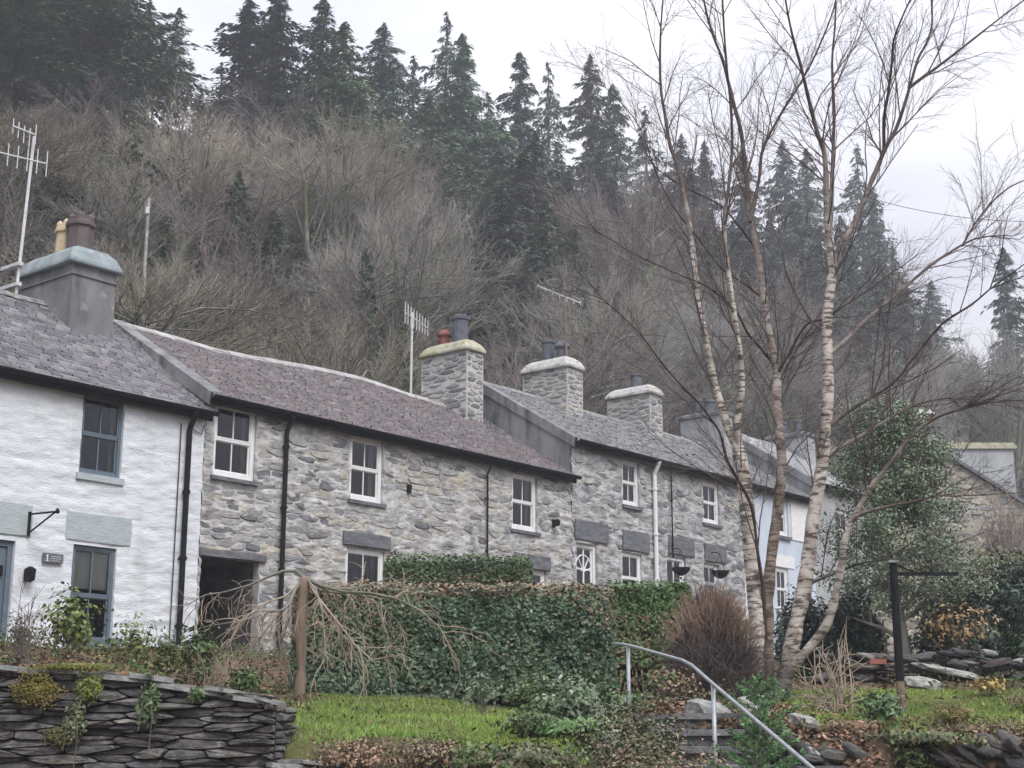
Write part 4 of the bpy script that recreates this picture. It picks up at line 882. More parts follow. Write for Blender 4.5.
# ------------------------------------------------------------------ plants: generators
def unit(v): return v / (np.linalg.norm(v, axis=-1, keepdims=True) + 1e-9)
def leaf_quads(P, N, l, w, cols, rng, curl=.25):
    n = len(P); N = unit(N + rng.normal(0, .45, (n, 3))); A = unit(np.cross(N, rng.normal(0, 1, (n, 3)))); B = np.cross(N, A)
    L = (l * rng.uniform(.6, 1.3, n))[:, None]; Wd = (w * rng.uniform(.6, 1.3, n))[:, None]
    V = np.stack([P - A * L * .5, P + B * Wd * .5 - A * L * .05, P + A * L * .5 - N * L * curl, P - B * Wd * .5 - A * L * .05], 1).reshape(-1, 3)
    F = np.arange(4 * n).reshape(-1, 4); return V, F, np.repeat(cols, 4, axis=0)
def pal_cols(pal, n, rng, P=None, sc=1.5, jit=.25):
    pal = np.array(pal)
    if P is None: i = rng.integers(len(pal), size=n)
    else:
        v = vn(P[:, 0] * sc + 7, (P[:, 2] + P[:, 1] * .6) * sc, 3) + .5 + rng.normal(0, .22, n); i = np.clip((v * len(pal)).astype(int), 0, len(pal) - 1)
    return pal[i] * rng.uniform(1 - jit, 1 + jit, (n, 1))
def blob(n, r, rng, lump=.35, seed=0, shell=.55, flat=0.0):
    D = unit(rng.normal(0, 1, (n, 3))); D[:, 2] = np.where(D[:, 2] < -flat, -D[:, 2] * .6, D[:, 2])
    k = 1 + lump * 2 * fbm(D[:, 0] * 2.2 + seed * 3.1, (D[:, 1] * 1.3 + D[:, 2]) * 2.2, seed, 3)
    rad = k * (shell + (1 - shell) * rng.random(n)) ** .7
    return D * rad[:, None] * np.array(r), D
def shrub(name, label, px0, px1, ytop, F, pal, n=2500, l=.06, w=.035, ry=None, stems=14, mat='leaf', lump=.35, seed=0, cat='shrub', base=None, group=None, shell=.4, low=0.0, stemmat='stem', sr=.008, zbase=None):
    rng = np.random.default_rng(seed + 100); pc = (px0 + px1) / 2; b = at(pc, F) if base is None else base
    if zbase is not None: b = np.array([b[0], b[1], zbase])
    top = dep(pc, ytop, F)[2]; h = max(.15, top - b[2]); rx = (px1 - px0) / 2 / FPX * F * 1.03; ry = ry or rx * .9
    e = empty(name, b, 0, label, cat, group)
    if stems:
        TP = []; TR = []
        for i in range(stems):
            a = rng.uniform(0, 2 * math.pi); k = rng.random() ** .5 * .85; d = np.array([rx * k * math.cos(a), ry * k * math.sin(a), h * rng.uniform(.65, .97)])
            p0 = np.array([rng.normal(0, .06), rng.normal(0, .06), -.06]); TP.append([p0, p0 + (d - p0) * [.25, .25, .4] + rng.normal(0, .03, 3), p0 + (d - p0) * [.6, .6, .75] + rng.normal(0, .04, 3), d]); TR.append(np.array([1, .8, .55, .25]) * sr)
        V, Fq = tubes(np.array(TP), np.array(TR), 4); obj('stems', V, Fq, M[stemmat], e)
    if n:
        P, D = blob(n, (rx, ry, h * (.5 - low / 2)), rng, lump, seed, shell, .9); P[:, 2] += h * (.5 + low / 2); P[:, 2] = np.maximum(P[:, 2], .02)
        V, Fq, C = leaf_quads(P, D + [0, 0, .5], l, w, pal_cols(pal, n, rng, P, 4), rng); obj('foliage', V, Fq, M[mat], e, C=C)
    return e
def grow(rng, start, dirn, L, r, levels, out, lv=0):
    """levels: list of dict(n, len, ang, npts, up, wig, f0, rr)"""
    q = levels[lv]; n = q['npts']; pts = [np.array(start, float)]; d = unit(np.array(dirn, float)); st = L / (n - 1)
    for i in range(n - 1):
        d = unit(d + rng.normal(0, q['wig'], 3) + np.array([0, 0, q['up']])); pts.append(pts[-1] + d * st)
    rad = r * np.linspace(1, q.get('tip', .35), n); out.setdefault(lv, []).append((np.array(pts), rad))
    if lv + 1 >= len(levels): return
    c = levels[lv + 1]; N = c['n'] if isinstance(c['n'], int) else int(rng.integers(c['n'][0], c['n'][1] + 1))
    for k in range(N):
        f = c['f0'] + (1 - c['f0']) * (k + rng.random()) / N; x = f * (n - 1); i = min(int(x), n - 2); p = pts[i] + (pts[i + 1] - pts[i]) * (x - i); t = unit(pts[i + 1] - pts[i])
        az = rng.uniform(0, 2 * math.pi); s = unit(np.cross(t, [math.cos(az), math.sin(az), .3])); an = c['ang'] * rng.uniform(.6, 1.3)
        dd = t * math.cos(an) + s * math.sin(an); grow(rng, p, dd, L * c['len'] * rng.uniform(.65, 1.2) * (1 - .35 * f if lv == 0 else 1), max(r * (1 + (q.get('tip', .35) - 1) * f) * c['rr'], c.get('rmin', .004)), levels, out, lv + 1)
def branches_mesh(out, lvls, sides):
    parts = []
    for lv in lvls:
        if lv not in out: continue
        P = np.array([b[0] for b in out[lv]]); R = np.array([b[1] for b in out[lv]]); parts.append(tubes(P, R, sides[lv]))
    V, F, _ = merge(parts); return V, F

# ------------------------------------------------------------------ hillside trees
def bare_variant(seed, H=11.0, dense=1.0, upr=.06):
    rng = np.random.default_rng(seed); out = {}
    lev = [dict(npts=7, wig=.10, up=.05, tip=.4),
           dict(n=int(11 * dense), f0=.22, ang=.85, len=.62, rr=.55, npts=6, wig=.16, up=upr, tip=.3),
           dict(n=(8, 11), f0=.2, ang=.75, len=.50, rr=.5, npts=4, wig=.16, up=upr, tip=.4, rmin=.014),
           dict(n=(5, 8), f0=.2, ang=.65, len=.55, rr=.5, npts=3, wig=.14, up=upr * 1.6, tip=.5, rmin=.010),
           dict(n=(4, 7), f0=.2, ang=.55, len=.65, rr=.6, npts=2, wig=.1, up=upr * 1.5, tip=.5, rmin=.008)]
    for k in range(1 + seed % 2): grow(rng, (k * .3, 0, -.6), (rng.normal(0, .12) + k * .25, rng.normal(0, .12), 1), H * .62, .24 - .06 * k, lev, out)
    a = branches_mesh(out, [0, 1], [8, 6]); b = branches_mesh(out, [2, 3, 4], [4, 4, 3, 3, 3])
    return a, b
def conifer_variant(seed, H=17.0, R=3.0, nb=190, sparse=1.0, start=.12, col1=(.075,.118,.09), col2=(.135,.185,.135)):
    rng = np.random.default_rng(seed); n = 10
    zz = np.linspace(-.8, H, n); trunk = tubes(np.stack([rng.normal(0, .05, n), rng.normal(0, .05, n), zz], 1)[None], (np.linspace(.26, .02, n))[None], 7)
    P, Nn, C, A = [], [], [], []
    f = np.sort(rng.random(nb)) ** .9
    bt = []; br = []
    for k in f:
        z = H * (start + (1 - start) * k); hump = 1 + .35 * math.sin(k * 23 + seed) * rng.random(); L = R * (1 - k) ** .8 * rng.uniform(.35, 1.2) * hump * (1 + .25 * math.sin(k * 9 + seed * 1.7)) + .06
        az = rng.uniform(0, 2 * math.pi); d = np.array([math.cos(az), math.sin(az), 0]); up = .25 * k - .12
        m = max(5, int(L * 24 * sparse)); tt = rng.random(m) ** .7; droop = -.30 * (tt ** 1.6) * L * .6
        side = np.cross(d, [0, 0, 1]); wdt = .42 * L * (1 - tt) * .8 + .1
        c = z * np.array([0, 0, 1]) + d * (tt * L)[:, None] + np.array([0, 0, 1]) * (droop + up * tt * L)[:, None] + side * (rng.normal(0, .5, m) * wdt)[:, None]
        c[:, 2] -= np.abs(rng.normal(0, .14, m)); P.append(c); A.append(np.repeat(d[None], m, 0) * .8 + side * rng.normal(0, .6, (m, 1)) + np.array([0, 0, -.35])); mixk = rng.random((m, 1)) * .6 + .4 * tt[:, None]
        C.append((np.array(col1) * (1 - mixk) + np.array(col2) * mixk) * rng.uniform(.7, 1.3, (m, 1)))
        bt.append([np.array([0, 0, z]), np.array([0, 0, z]) + d * L * .5 + [0, 0, (up * .5 - .1) * L], np.array([0, 0, z]) + d * L * .9 + [0, 0, (up * .9 - .16) * L]]); br.append([.035, .02, .008])
    P = np.concatenate(P); A = unit(np.concatenate(A)); C = np.concatenate(C); m = len(P)
    B = unit(np.cross(A, rng.normal(0, .5, (m, 3)) + [0, 0, 1])); L = rng.uniform(.16, .42, (m, 1)); Wd = rng.uniform(.03, .08, (m, 1)); Nz = np.cross(A, B)
    V = np.stack([P - A * L * .5, P + B * Wd + Nz * Wd * .3, P + A * L * .6 - [0, 0, .08], P - B * Wd - Nz * Wd * .4], 1).reshape(-1, 3)
    tb = tubes(np.array(bt), np.array(br), 4); tv, tf, _ = merge([trunk, tb])
    return (tv, tf), (V, np.arange(4 * m).reshape(-1, 4), np.repeat(C, 4, axis=0))
def dome_variant(seed, R=4.6, H=10.0, limbs=110, tw=22, base=.16, cz=.42, rz=.55):
    rng = np.random.default_rng(seed); c0 = np.array([0, 0, H * base]); L = {0: [], 1: []}; TWG = []; SUB = []
    stems_ = [np.array([rng.normal(0, .5), rng.normal(0, .5), 0]) for _ in range(2 + seed % 3)]
    for k, st in enumerate(stems_):
        tip = np.array([st[0] * 2.2, st[1] * 2.2, H * rng.uniform(.6, .75)]); p = np.stack([st * .3 + [0, 0, -.6], st * .6 + [0, 0, H * .12], st + (tip - st) * .45 + rng.normal(0, .15, 3), st + (tip - st) * .75 + rng.normal(0, .2, 3), tip]); L[0].append((p, np.array([.22, .17, .13, .09, .04]) * rng.uniform(.7, 1.1)))
    for k in range(limbs):
        d = unit(rng.normal(0, 1, 3)); d[2] = abs(d[2]) * 1.15 - .22; d = unit(d); lump = 1 + .16 * math.sin(d[0] * 5 + seed) + .14 * math.sin(d[1] * 6 + d[2] * 4 + seed * 2)
        e_ = np.array([d[0] * R, d[1] * R, H * cz + d[2] * H * rz]) * [lump, lump, 1] * rng.uniform(.82, .97); P0, _ = L[0][rng.integers(len(L[0]))]; x = rng.uniform(.8, 3.4); i = int(x); a = P0[i] + (P0[i + 1] - P0[i]) * (x - i); a[2] = min(a[2], e_[2] - .3) if e_[2] > 1.5 else a[2]
        m1 = a + (e_ - a) * .35 + np.array([0, 0, .12 * np.linalg.norm(e_ - a)]) + rng.normal(0, .18, 3); m2 = a + (e_ - a) * .7 + np.array([0, 0, .10 * np.linalg.norm(e_ - a)]) + rng.normal(0, .2, 3)
        P = np.stack([a, m1, m2, e_]); L[1].append((P, np.array([.05, .036, .024, .010]) * rng.uniform(.6, 1.2)))
        for j in range(tw):
            x = rng.uniform(1.0, 3.0); i = min(int(x), 2); p = P[i] + (P[i + 1] - P[i]) * (x - i); o_ = unit(p - c0); dd = unit(unit(P[i + 1] - P[i]) * .5 + o_ * .5 + rng.normal(0, .42, 3) + [0, 0, .22]); l = rng.uniform(.5, 1.35)
            q1 = p + dd * l * .5; q2 = q1 + unit(dd + rng.normal(0, .2, 3) + [0, 0, .18]) * l * .5; TWG.append((p, q1, q2))
            for u in range(2): f = rng.uniform(.3, .95); b_ = p + (q2 - p) * f; SUB.append((b_, b_ + unit(dd + rng.normal(0, .45, 3) + [0, 0, .2]) * rng.uniform(.25, .6)))
    a = branches_mesh(L, [0, 1], [8, 5]); T = np.array(TWG); S = np.array(SUB)
    b = merge([tubes(T, np.tile([.011, .008, .005], (len(T), 1)), 3), tubes(S, np.tile([.006, .004], (len(S), 1)), 3)]); return a, b[:2]
BARE = [dome_variant(i + 1, R=(4.4, 4.2, 4.8)[i], H=(10.0, 11.0, 9.5)[i], base=(.2, .36, .2)[i], cz=(.48, .64, .46)[i], rz=(.5, .35, .52)[i]) for i in range(3)] + [bare_variant(i, dense=1.0 + .12 * (i % 3), upr=(.05, .10, .03, .08, .13)[i]) for i in (0, 2)]
CONP = [dict(R=4.2, nb=300), dict(R=3.5, nb=290, col1=(.078,.10,.088), col2=(.13,.155,.13)), dict(R=3.2, nb=170, sparse=.7, start=.2), dict(R=4.6, nb=320, col1=(.085,.14,.088), col2=(.15,.215,.125)), dict(R=2.2, nb=110, sparse=.5, start=.3, col1=(.09,.08,.07), col2=(.12,.11,.09))]
CON = [conifer_variant(i + 40, **p) for i, p in enumerate(CONP)]
TWM = ['twig', 'twig_warm', 'twig', 'twig_purple', 'twig_warm']
BARE_ME = [(mesh_data('trunk', a[0], a[1], M['barkgrey'], smooth=True), {}) for a, b in BARE]
def crown_me(v, k):
    if k not in BARE_ME[v][1]: BARE_ME[v][1][k] = mesh_data('crown', BARE[v][1][0], BARE[v][1][1], M[k])
    return BARE_ME[v][1][k]
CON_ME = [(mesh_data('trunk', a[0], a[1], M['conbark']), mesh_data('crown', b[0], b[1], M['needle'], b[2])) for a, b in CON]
rgt = random.Random(77)
def tree_at(name, label, cat, me_t, me_c, P, sc, rz, group, sx=1.0):
    e = empty(name, P, rz, label, cat, group); e.scale = (sc * sx, sc * sx, sc)
    for nm, me in (('trunk', me_t), ('crown', me_c)):
        o = bpy.data.objects.new(nm, me); col.objects.link(o); o.parent = e
    return e
def by_top(px, py, s):
    """ground point of a tree on the hillside whose top shows at (px,py), s metres behind the house fronts"""
    t, z = fac(px, py, s); P = row(t, s); g_ = gz(P[0], P[1]); P[2] = g_; return P, z - g_
conifers = [  # top px, top py, s, variant, label
 (18,-35,44,3,'dense green conifer cut by the left edge of the picture'), (52,-70,47,0,'tall dark conifer, second from the left on the hilltop'), (98,-60,45,3,'broad dense conifer left of the gap of sky'), (124,-25,49,0,'dark conifer just left of the sky gap'),
 (151,0,50,2,'thin scraggy conifer standing alone in the sky gap'), (172,48,52,4,'small scraggy conifer low in the sky gap'), (222,62,50,4,'short thin conifer on the right side of the sky gap'), (250,-4,47,1,'dark pointed conifer right of the sky gap'), (279,-12,45,1,'tallest purple-dark conifer right of the sky gap'),
 (324,-2,43,0,'broad blue-green conifer above the big bare tree'), (345,22,40,3,'bushy green conifer crowding the broad blue-green one'), (384,22,47,1,'slim dark conifer with sky on both sides'), (414,56,50,2,'short thin conifer between two taller spires'), (447,12,49,2,'tall open conifer with visible bare trunk'), (463,34,45,3,'green conifer leaning on the tall open one'),
 (488,92,50,2,'low conifer filling the dip in the skyline'), (520,52,44,0,'dark conifer with a broken double tip above the middle chimneys'), (548,62,50,2,'thin conifer right of the broken-tipped one'), (590,53,47,1,'pointed dark conifer left of the birch branches'), (613,84,44,0,'broad dark conifer left of the birch branches'),
 (645,106,47,2,'conifer behind the leftmost birch stem'), (681,133,48,1,'small conifer between the left birch stems'), (704,140,50,1,'dark conifer behind the second birch stem'), (742,150,50,0,'conifer behind the middle of the birch clump'), (782,138,49,1,'pointed conifer between middle and right birch stems'), (806,148,51,0,'conifer just left of the right birch stem'),
 (857,143,50,2,'open thin conifer right of the right birch stem'), (872,190,48,0,'broad conifer on the slope right of the birch'), (892,244,49,1,'conifer on the descending right skyline'), (931,279,51,1,'small far conifer low on the right skyline'), (1003,247,26,0,'solitary dark conifer at the right edge above the gabled house'),
 (500,150,33,0,'dark conifer on mid slope above the yellow-capped chimney'), (535,130,30,1,'large dark conifer on mid slope above the middle chimney'), (570,170,34,0,'dark conifer on mid slope left of the third chimney'), (300,150,36,1,'half hidden dark conifer behind the big bare tree'), (640,200,38,0,'dark conifer low behind the left birch stem'), (515,200,24,1,'dark blue-green conifer low on the slope right of yellow-capped chimney'), (555,215,27,3,'dark broad conifer low on the slope above the middle chimney'), (600,150,36,1,'tall dark conifer on mid slope left of the birch twigs'), (675,190,40,0,'dark conifer on mid slope between the birch stems'), (770,210,42,1,'dark conifer on mid slope behind the right of the birch'), (840,215,44,0,'dark conifer on mid slope just right of the birch fork'), (430,95,42,3,'green conifer filling in below the tall open spire'), (300,70,44,3,'green conifer between the dark pair and the broad one'), (70,20,50,0,'shadowy conifer behind the left conifer group'), (200,95,50,4,'small brown larch low in the sky gap'),
 (506,190,20,1,'dark conifer close behind the yellow-capped chimney'), (545,200,22,0,'dark conifer close behind the gap between the stone chimneys'), (574,225,24,1,'dark conifer behind the middle chimney aerial'), (490,215,22,1,'dark conifer between the grey bare tree and the chimneys'), (525,150,28,0,'tall dark conifer in the middle of the dark belt'),
 (655,165,42,1,'dark conifer on the slope left of the second birch stem'), (695,185,36,0,'dark conifer low between the left birch stems'), (745,200,38,1,'shadowy conifer directly behind the birch clump'), (795,200,34,0,'shadowy conifer left of the right birch stem'), (820,225,32,1,'dark conifer touching the right birch stem on its left'), (850,235,36,0,'dark conifer under the birch fork'), (880,255,34,1,'dark conifer on the lower right slope'), (905,285,38,0,'dark conifer above the holly on the right slope'), (925,310,34,1,'dark grey conifer above the gabled house chimneys'), (860,300,26,0,'dark conifer close above the holly tree'),
 (240,170,27,1,'dark conifer hidden between the mossy tree and the domed tree'), (275,210,22,0,'low dark conifer left of the domed bare tree'), (120,150,34,1,'dark conifer behind the wide mossy tree'), (720,230,38,1,'dark conifer low behind the birch clump')]
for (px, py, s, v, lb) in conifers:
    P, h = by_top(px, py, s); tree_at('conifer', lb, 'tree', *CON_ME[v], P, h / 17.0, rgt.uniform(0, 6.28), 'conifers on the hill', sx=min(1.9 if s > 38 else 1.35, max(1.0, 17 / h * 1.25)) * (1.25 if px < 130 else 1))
bares = [  # top px, top py, s, variant, twig
 (185,92,30,0,'twig_warm','wide bare mossy tree above the white cottage chimney'), (345,118,27,1,'twig_warm','big domed bare tree with pale upper twigs in the middle of the hill'), (425,165,21,2,'twig','broad bare tree spreading behind the yellow-capped chimney'), (75,78,36,4,'twig_purple','purple cone-shaped bare tree at upper left'),
 (30,120,24,1,'twig_warm','bare tree behind the tall aerial at the left edge'), (245,235,17,2,'twig_purple','purplish twiggy tree just behind the long roof'), (385,132,34,0,'twig_purple','purple bare tree rising behind the big domed one'), (455,205,24,0,'twig','grey bare tree right of the big domed one'), (620,170,24,1,'twig_purple','grey-purple bare tree above the last stone chimney'),
 (598,235,17,2,'twig','bare twiggy tree behind the middle stone chimney'), (150,225,15,2,'twig_warm','low bare tree behind the white cottage chimney'), (690,240,20,2,'twig','bare tree showing between left and middle birch stems'), (760,250,22,0,'twig_purple','bare tree behind the middle birch stem'), (880,335,18,0,'twig','pale bare tree on the right slope just above the holly'), (985,330,20,1,'twig','slender bare tree behind the gabled house roof'),
 (285,160,31,2,'twig_purple','bare tree between the mossy tree and the domed tree'), (120,175,22,1,'twig','grey bare tree between the aerial and the wide mossy tree'), (560,300,12,2,'twig_purple','dull purple low bare tree in the gap between the two stone chimneys'), (255,130,36,1,'twig_warm','bare tree below the two tall dark conifers'), (945,325,26,2,'twig','bare tree low on the right slope above the gabled house'), (330,290,12,0,'twig_warm','small bare tree just above the middle of the long roof')]
for (px, py, s, v, tw, lb) in bares:
    P, h = by_top(px, py, s); tree_at('bare_tree', lb, 'tree', BARE_ME[v][0], crown_me(v, tw), P, h / 10.2, rgt.uniform(0, 6.28), 'bare trees on the hillside', sx=min(1.5, max(.85, 10 / h * 1.05)))
for (x, y, k, v, lb) in [(34, 14, .62, 0, 'spreading bare tree outside the right edge, mirrored in the cottage windows'), (40, 21, .75, 3, 'upright bare tree outside the right edge, mirrored in the cottage windows'), (44, 11, .8, 1, 'tall bare tree outside the right edge, mirrored in the cottage windows'), (36, 5, .65, 2, 'broad bare tree outside the right edge, mirrored in the cottage windows')]:
    tree_at('bare_tree', lb, 'tree', BARE_ME[v][0], crown_me(v, 'twig_purple'), (x, y, gz(x, y)), k, x, 'bare trees across the lane')
# the rest of the wood, which reads as one mass
def lite_bare(seed):
    rng = np.random.default_rng(seed); out = {}
    lev = [dict(npts=5, wig=.10, up=.05, tip=.4), dict(n=11, f0=.1, ang=.7, len=.62, rr=.45, npts=4, wig=.16, up=.06, tip=.3), dict(n=(5, 7), f0=.15, ang=.7, len=.55, rr=.5, npts=3, wig=.16, up=.08, tip=.4, rmin=.016), dict(n=(6, 9), f0=.1, ang=.6, len=.6, rr=.5, npts=2, wig=.14, up=.1, tip=.5, rmin=.013)]
    grow(rng, (0, 0, -.5), (rng.normal(0, .12), rng.normal(0, .12), 1), 6.0, .15, lev, out); return branches_mesh(out, [0, 1, 2, 3], [5, 4, 3, 3])
LITE = [lite_bare(900 + i) for i in range(6)]
nprng = np.random.default_rng(5)
for wname, tw, cnt, lb, seed in (('bare_wood', 'twig_dim', 40, 'mass of grey bare trees filling the hillside', 1), ('purple_wood', 'twig_plum', 42, 'mass of purplish brown bare scrub on the hillside', 2)):
    rr = random.Random(seed); parts = []
    while len(parts) < cnt:
        t = rr.uniform(4, 78); s = rr.uniform(8.5, 44) if rr.random() < .75 else rr.uniform(8.5, 18)
        s = rr.uniform(43, 52) if rr.random() < .12 else s; P = row(t, s); k = rr.uniform(.55, 1.15) * (.75 if s < 14 else 1); a = rr.uniform(0, 6.28); P[2] = gz(P[0], P[1]); V, F = LITE[rr.randrange(6)]
        ca, sa = math.cos(a), math.sin(a); R_ = np.array([[ca, sa, 0], [-sa, ca, 0], [0, 0, 1]]); parts.append((V @ R_ * k + P, F))
    V, F, _ = merge(parts); tag(obj(wname, V, F, M[tw]), lb, 'wood', kind='stuff')
def lite_con(c):
    V, F, C = c[1]; V = V.reshape(-1, 4, 3)[::4]; m_ = V.mean(1, keepdims=True); V = (m_ + (V - m_) * 1.75).reshape(-1, 3); return V, np.arange(len(V)).reshape(-1, 4), C.reshape(-1, 4, 3)[::4].reshape(-1, 3)
CON_LITE = [lite_con(c) for c in CON[:3]]
rr = random.Random(9); parts = []
for k in range(74):
    t = rr.uniform(8, 170); s = rr.uniform(40, 58); P = row(t, s); P[2] = gz(P[0], P[1]); a = rr.uniform(0, 6.28); V, F, C = CON_LITE[rr.randrange(3)]; sc = rr.uniform(.5, .85) * (.8 if t < 45 else 1)
    ca, sa = math.cos(a), math.sin(a); R_ = np.array([[ca, sa, 0], [-sa, ca, 0], [0, 0, 1]]); parts.append((V @ R_ * sc + P, F, C))
V, F, C = merge(parts); tag(obj('distant_conifers', V, F, M['needle'], C=C), 'mass of dark conifers filling in behind the hilltop trees', 'wood', kind='stuff')
# ivy, bramble and evergreen scrub on the hill floor
rng = np.random.default_rng(31); n = 48000
cl_t = rng.uniform(2, 110, 420); cl_s = rng.uniform(7.5, 40, 420); ci = rng.integers(420, size=n)
t = cl_t[ci] + rng.normal(0, .8, n); s = cl_s[ci] + rng.normal(0, .8, n); P = ROWD[None] * t[:, None] + ROWN[None] * (DIST + s)[:, None]; P[:, 2] = ground(P[:, 0], P[:, 1]) + np.abs(rng.normal(0, .55, n)) * (1 + .8 * (ci % 3))
pal = np.array([(.035,.05,.024),(.05,.065,.03),(.07,.075,.035),(.085,.07,.04),(.04,.055,.035)])
V, F, C = leaf_quads(P, rng.normal(0, .5, (n, 3)) + [0, -.4, .8], .26, .17, pal[ci % 5] * rng.uniform(.7, 1.3, (n, 1)), rng); tag(obj('hillside_scrub', V, F, M['leafdull'], C=C), 'ivy and bramble scrub on the hill floor below the bare trees', 'scrub', kind='stuff')
n = 60000; K = 150; ct = rng.uniform(4, 100, K); cs_ = rng.uniform(9, 34, K); chh = rng.uniform(1.5, 6.5, K); ci = rng.integers(K, size=n); f = rng.random(n); rad = (.25 + .55 * (1 - f)) * np.sqrt(rng.random(n)) * rng.uniform(.8, 1.9, K)[ci]; a = rng.uniform(0, 6.28, n)
P = ROWD[None] * ct[ci][:, None] + ROWN[None] * (DIST + cs_[ci])[:, None]; P[:, 0] += rad * np.cos(a); P[:, 1] += rad * np.sin(a); P[:, 2] = ground(P[:, 0], P[:, 1]) + f * chh[ci]
V, F, C = leaf_quads(P, rng.normal(0, .5, (n, 3)) + [0, -.5, .5], .24, .17, np.array([(.035,.06,.03),(.045,.07,.045),(.06,.085,.04)])[ci % 3] * rng.uniform(.6, 1.4, (n, 1)), rng); tag(obj('hillside_ivy', V, F, M['leafdull'], C=C), 'dark green ivy swathing trunks and thickets on the hillside', 'ivy', kind='stuff')
# pale pole in the wood and the overhead cable
P, h = by_top(149, 198, 13); e = empty('utility_pole', P, 0, 'pale slim pole standing among the bare trees behind the white cottage', 'pole'); q = MB(); q.tube([(0, 0, -.5), (0, 0, h)], [.06, .045], 8); q.build('pole', M['palestone'], e); q = MB(); q.box((-.05, -.09, h - .5), (.05, -.06, h - .3)); q.build('fixing', M['alu'], e)
A = dep(600, 62, 58); B = dep(1160, 205, 62); pts = [A + (B - A) * k - np.array([0, 0, 1]) * 3.2 * 4 * k * (1 - k) * 1.0 for k in np.linspace(0, 1, 24)]
o = MB(); o.tube(pts, .014, 4); tag(o.build('overhead_cable', M['twine']), 'thin overhead cable crossing the sky at right behind the birch', 'cable')

# ------------------------------------------------------------------ the birch clump
FB = 17.0; base = gp(768, 702, 14, 19); FB = base[1]
birch = empty('birch_tree', base, 0, 'multi-stemmed silver birch with bare branches standing before the far cottages', 'tree')
rngb = np.random.default_rng(8)
def limb(pts, drift, rpx, seed=0, f0=0.0):
    """trace of a stem: picture points, drift in depth (m) from foot to tip, radius in px at foot and tip"""
    n = len(pts); P = []
    for i, (x, y) in enumerate(pts):
        k = i / (n - 1); P.append(dep(x, y, FB + f0 + (drift) * k) - base)
    P = np.array(P); R = np.linspace(rpx[0], rpx[1], n) / FPX * FB * .84
    # resample smoothly (Catmull-Rom) and roughen
    q = []; rr = []
    for i in range(n - 1):
        p0, p1, p2, p3 = P[max(i - 1, 0)], P[i], P[i + 1], P[min(i + 2, n - 1)]
        for k in (0, .34, .67):
            q.append(.5 * (2 * p1 + (p2 - p0) * k + (2 * p0 - 5 * p1 + 4 * p2 - p3) * k * k + (3 * p1 - p0 - 3 * p2 + p3) * k ** 3)); rr.append(R[i] * (1 - k) + R[i + 1] * k)
    q.append(P[-1]); rr.append(R[-1]); q = np.array(q); rr = np.array(rr)
    rr *= 1 + .07 * rngb.normal(0, 1, len(rr)); return q, rr
A = [(758,712),(756,665),(757,620),(753,570),(748,520),(744,480),(738,447)]
A1 = [(739,452),(728,428),(721,405),(714,380),(707,345),(700,310),(695,270),(691,235),(686,205),(677,165),(670,145),(665,115),(661,90),(660,60),(661,25),(664,-12)]
A2 = [(740,450),(737,425),(741,400),(742,375),(739,345),(735,320),(731,290),(727,260),(724,222),(728,190),(732,150),(731,110),(727,70),(724,30),(722,-12)]
B = [(769,706),(768,650),(768,600),(771,560),(778,505),(782,462),(779,430),(777,400),(777,375),(773,352),(768,328),(765,305),(761,280),(757,250),(750,218),(748,195),(745,165),(741,132),(734,105),(729,85),(722,58),(714,38),(707,15),(702,-10)]
B2 = [(750,222),(756,195),(760,172),(762,152),(772,130),(782,112),(795,92),(812,62),(830,20),(838,-10)]
C = [(779,708),(784,680),(790,655),(797,620),(804,590),(809,555),(813,520),(818,490),(823,458),(826,425),(828,395),(828,360),(827,327),(829,299),(832,275)]
C1 = [(832,277),(829,245),(826,215),(826,180),(824,152),(818,135),(811,109),(806,88),(800,63),(794,42),(788,15),(784,-10)]
C1b = [(829,240),(831,205),(832,183),(833,150),(834,114),(832,63),(835,25),(836,-12)]
C2 = [(832,275),(841,246),(852,228),(861,208),(870,185),(879,164),(885,149),(896,129),(905,103),(910,86),(918,59),(926,44),(932,24),(931,-8)]
C2b = [(884,150),(884,118),(888,94),(892,61),(894,39),(904,13),(914,-8)]
C2c = [(909,88),(922,78),(936,68),(953,55),(981,33),(1008,12),(1030,-4)]
C3 = [(829,354),(846,340),(866,320),(886,303),(905,287),(931,265),(949,253),(962,245),(975,239),(990,236)]
C3b = [(962,246),(970,232),(982,214),(996,198),(1012,186),(1030,178)]
C4 = [(828,428),(846,413),(866,400),(892,384),(915,356),(942,324),(971,305),(990,289)]
C5 = [(826,456),(846,444),(866,433),(884,422),(902,411),(925,402),(948,398)]
D = [(772,710),(780,690),(790,672),(802,656),(816,640),(828,622),(834,602),(838,582),(842,562),(844,543),(852,522),(864,499),(872,485),(884,471),(899,451),(917,431),(938,417),(955,411)]
D2 = [(856,516),(870,511),(890,506),(912,502),(934,496)]
D3 = [(806,585),(820,579),(838,572),(858,564),(880,560)]
E1 = [(766,640),(763,590),(758,555),(753,513),(746,494),(737,478),(726,457),(720,433),(708,415),(697,401),(679,383),(658,358),(643,337),(620,314),(604,300)]
G1 = [(772,362),(758,345),(747,332),(735,309),(718,294),(702,284),(671,271),(633,253),(598,232)]
G2 = [(763,298),(742,282),(722,269),(707,250),(694,233),(672,205),(655,170),(640,128),(622,104),(606,88)]
G3 = [(757,250),(738,225),(720,205),(688,189),(665,175),(650,160),(640,135)]
K1 = [(824,330),(812,322),(802,305),(794,290),(786,272),(782,250)]
K2 = [(778,372),(790,352),(806,325),(826,318),(850,302)]
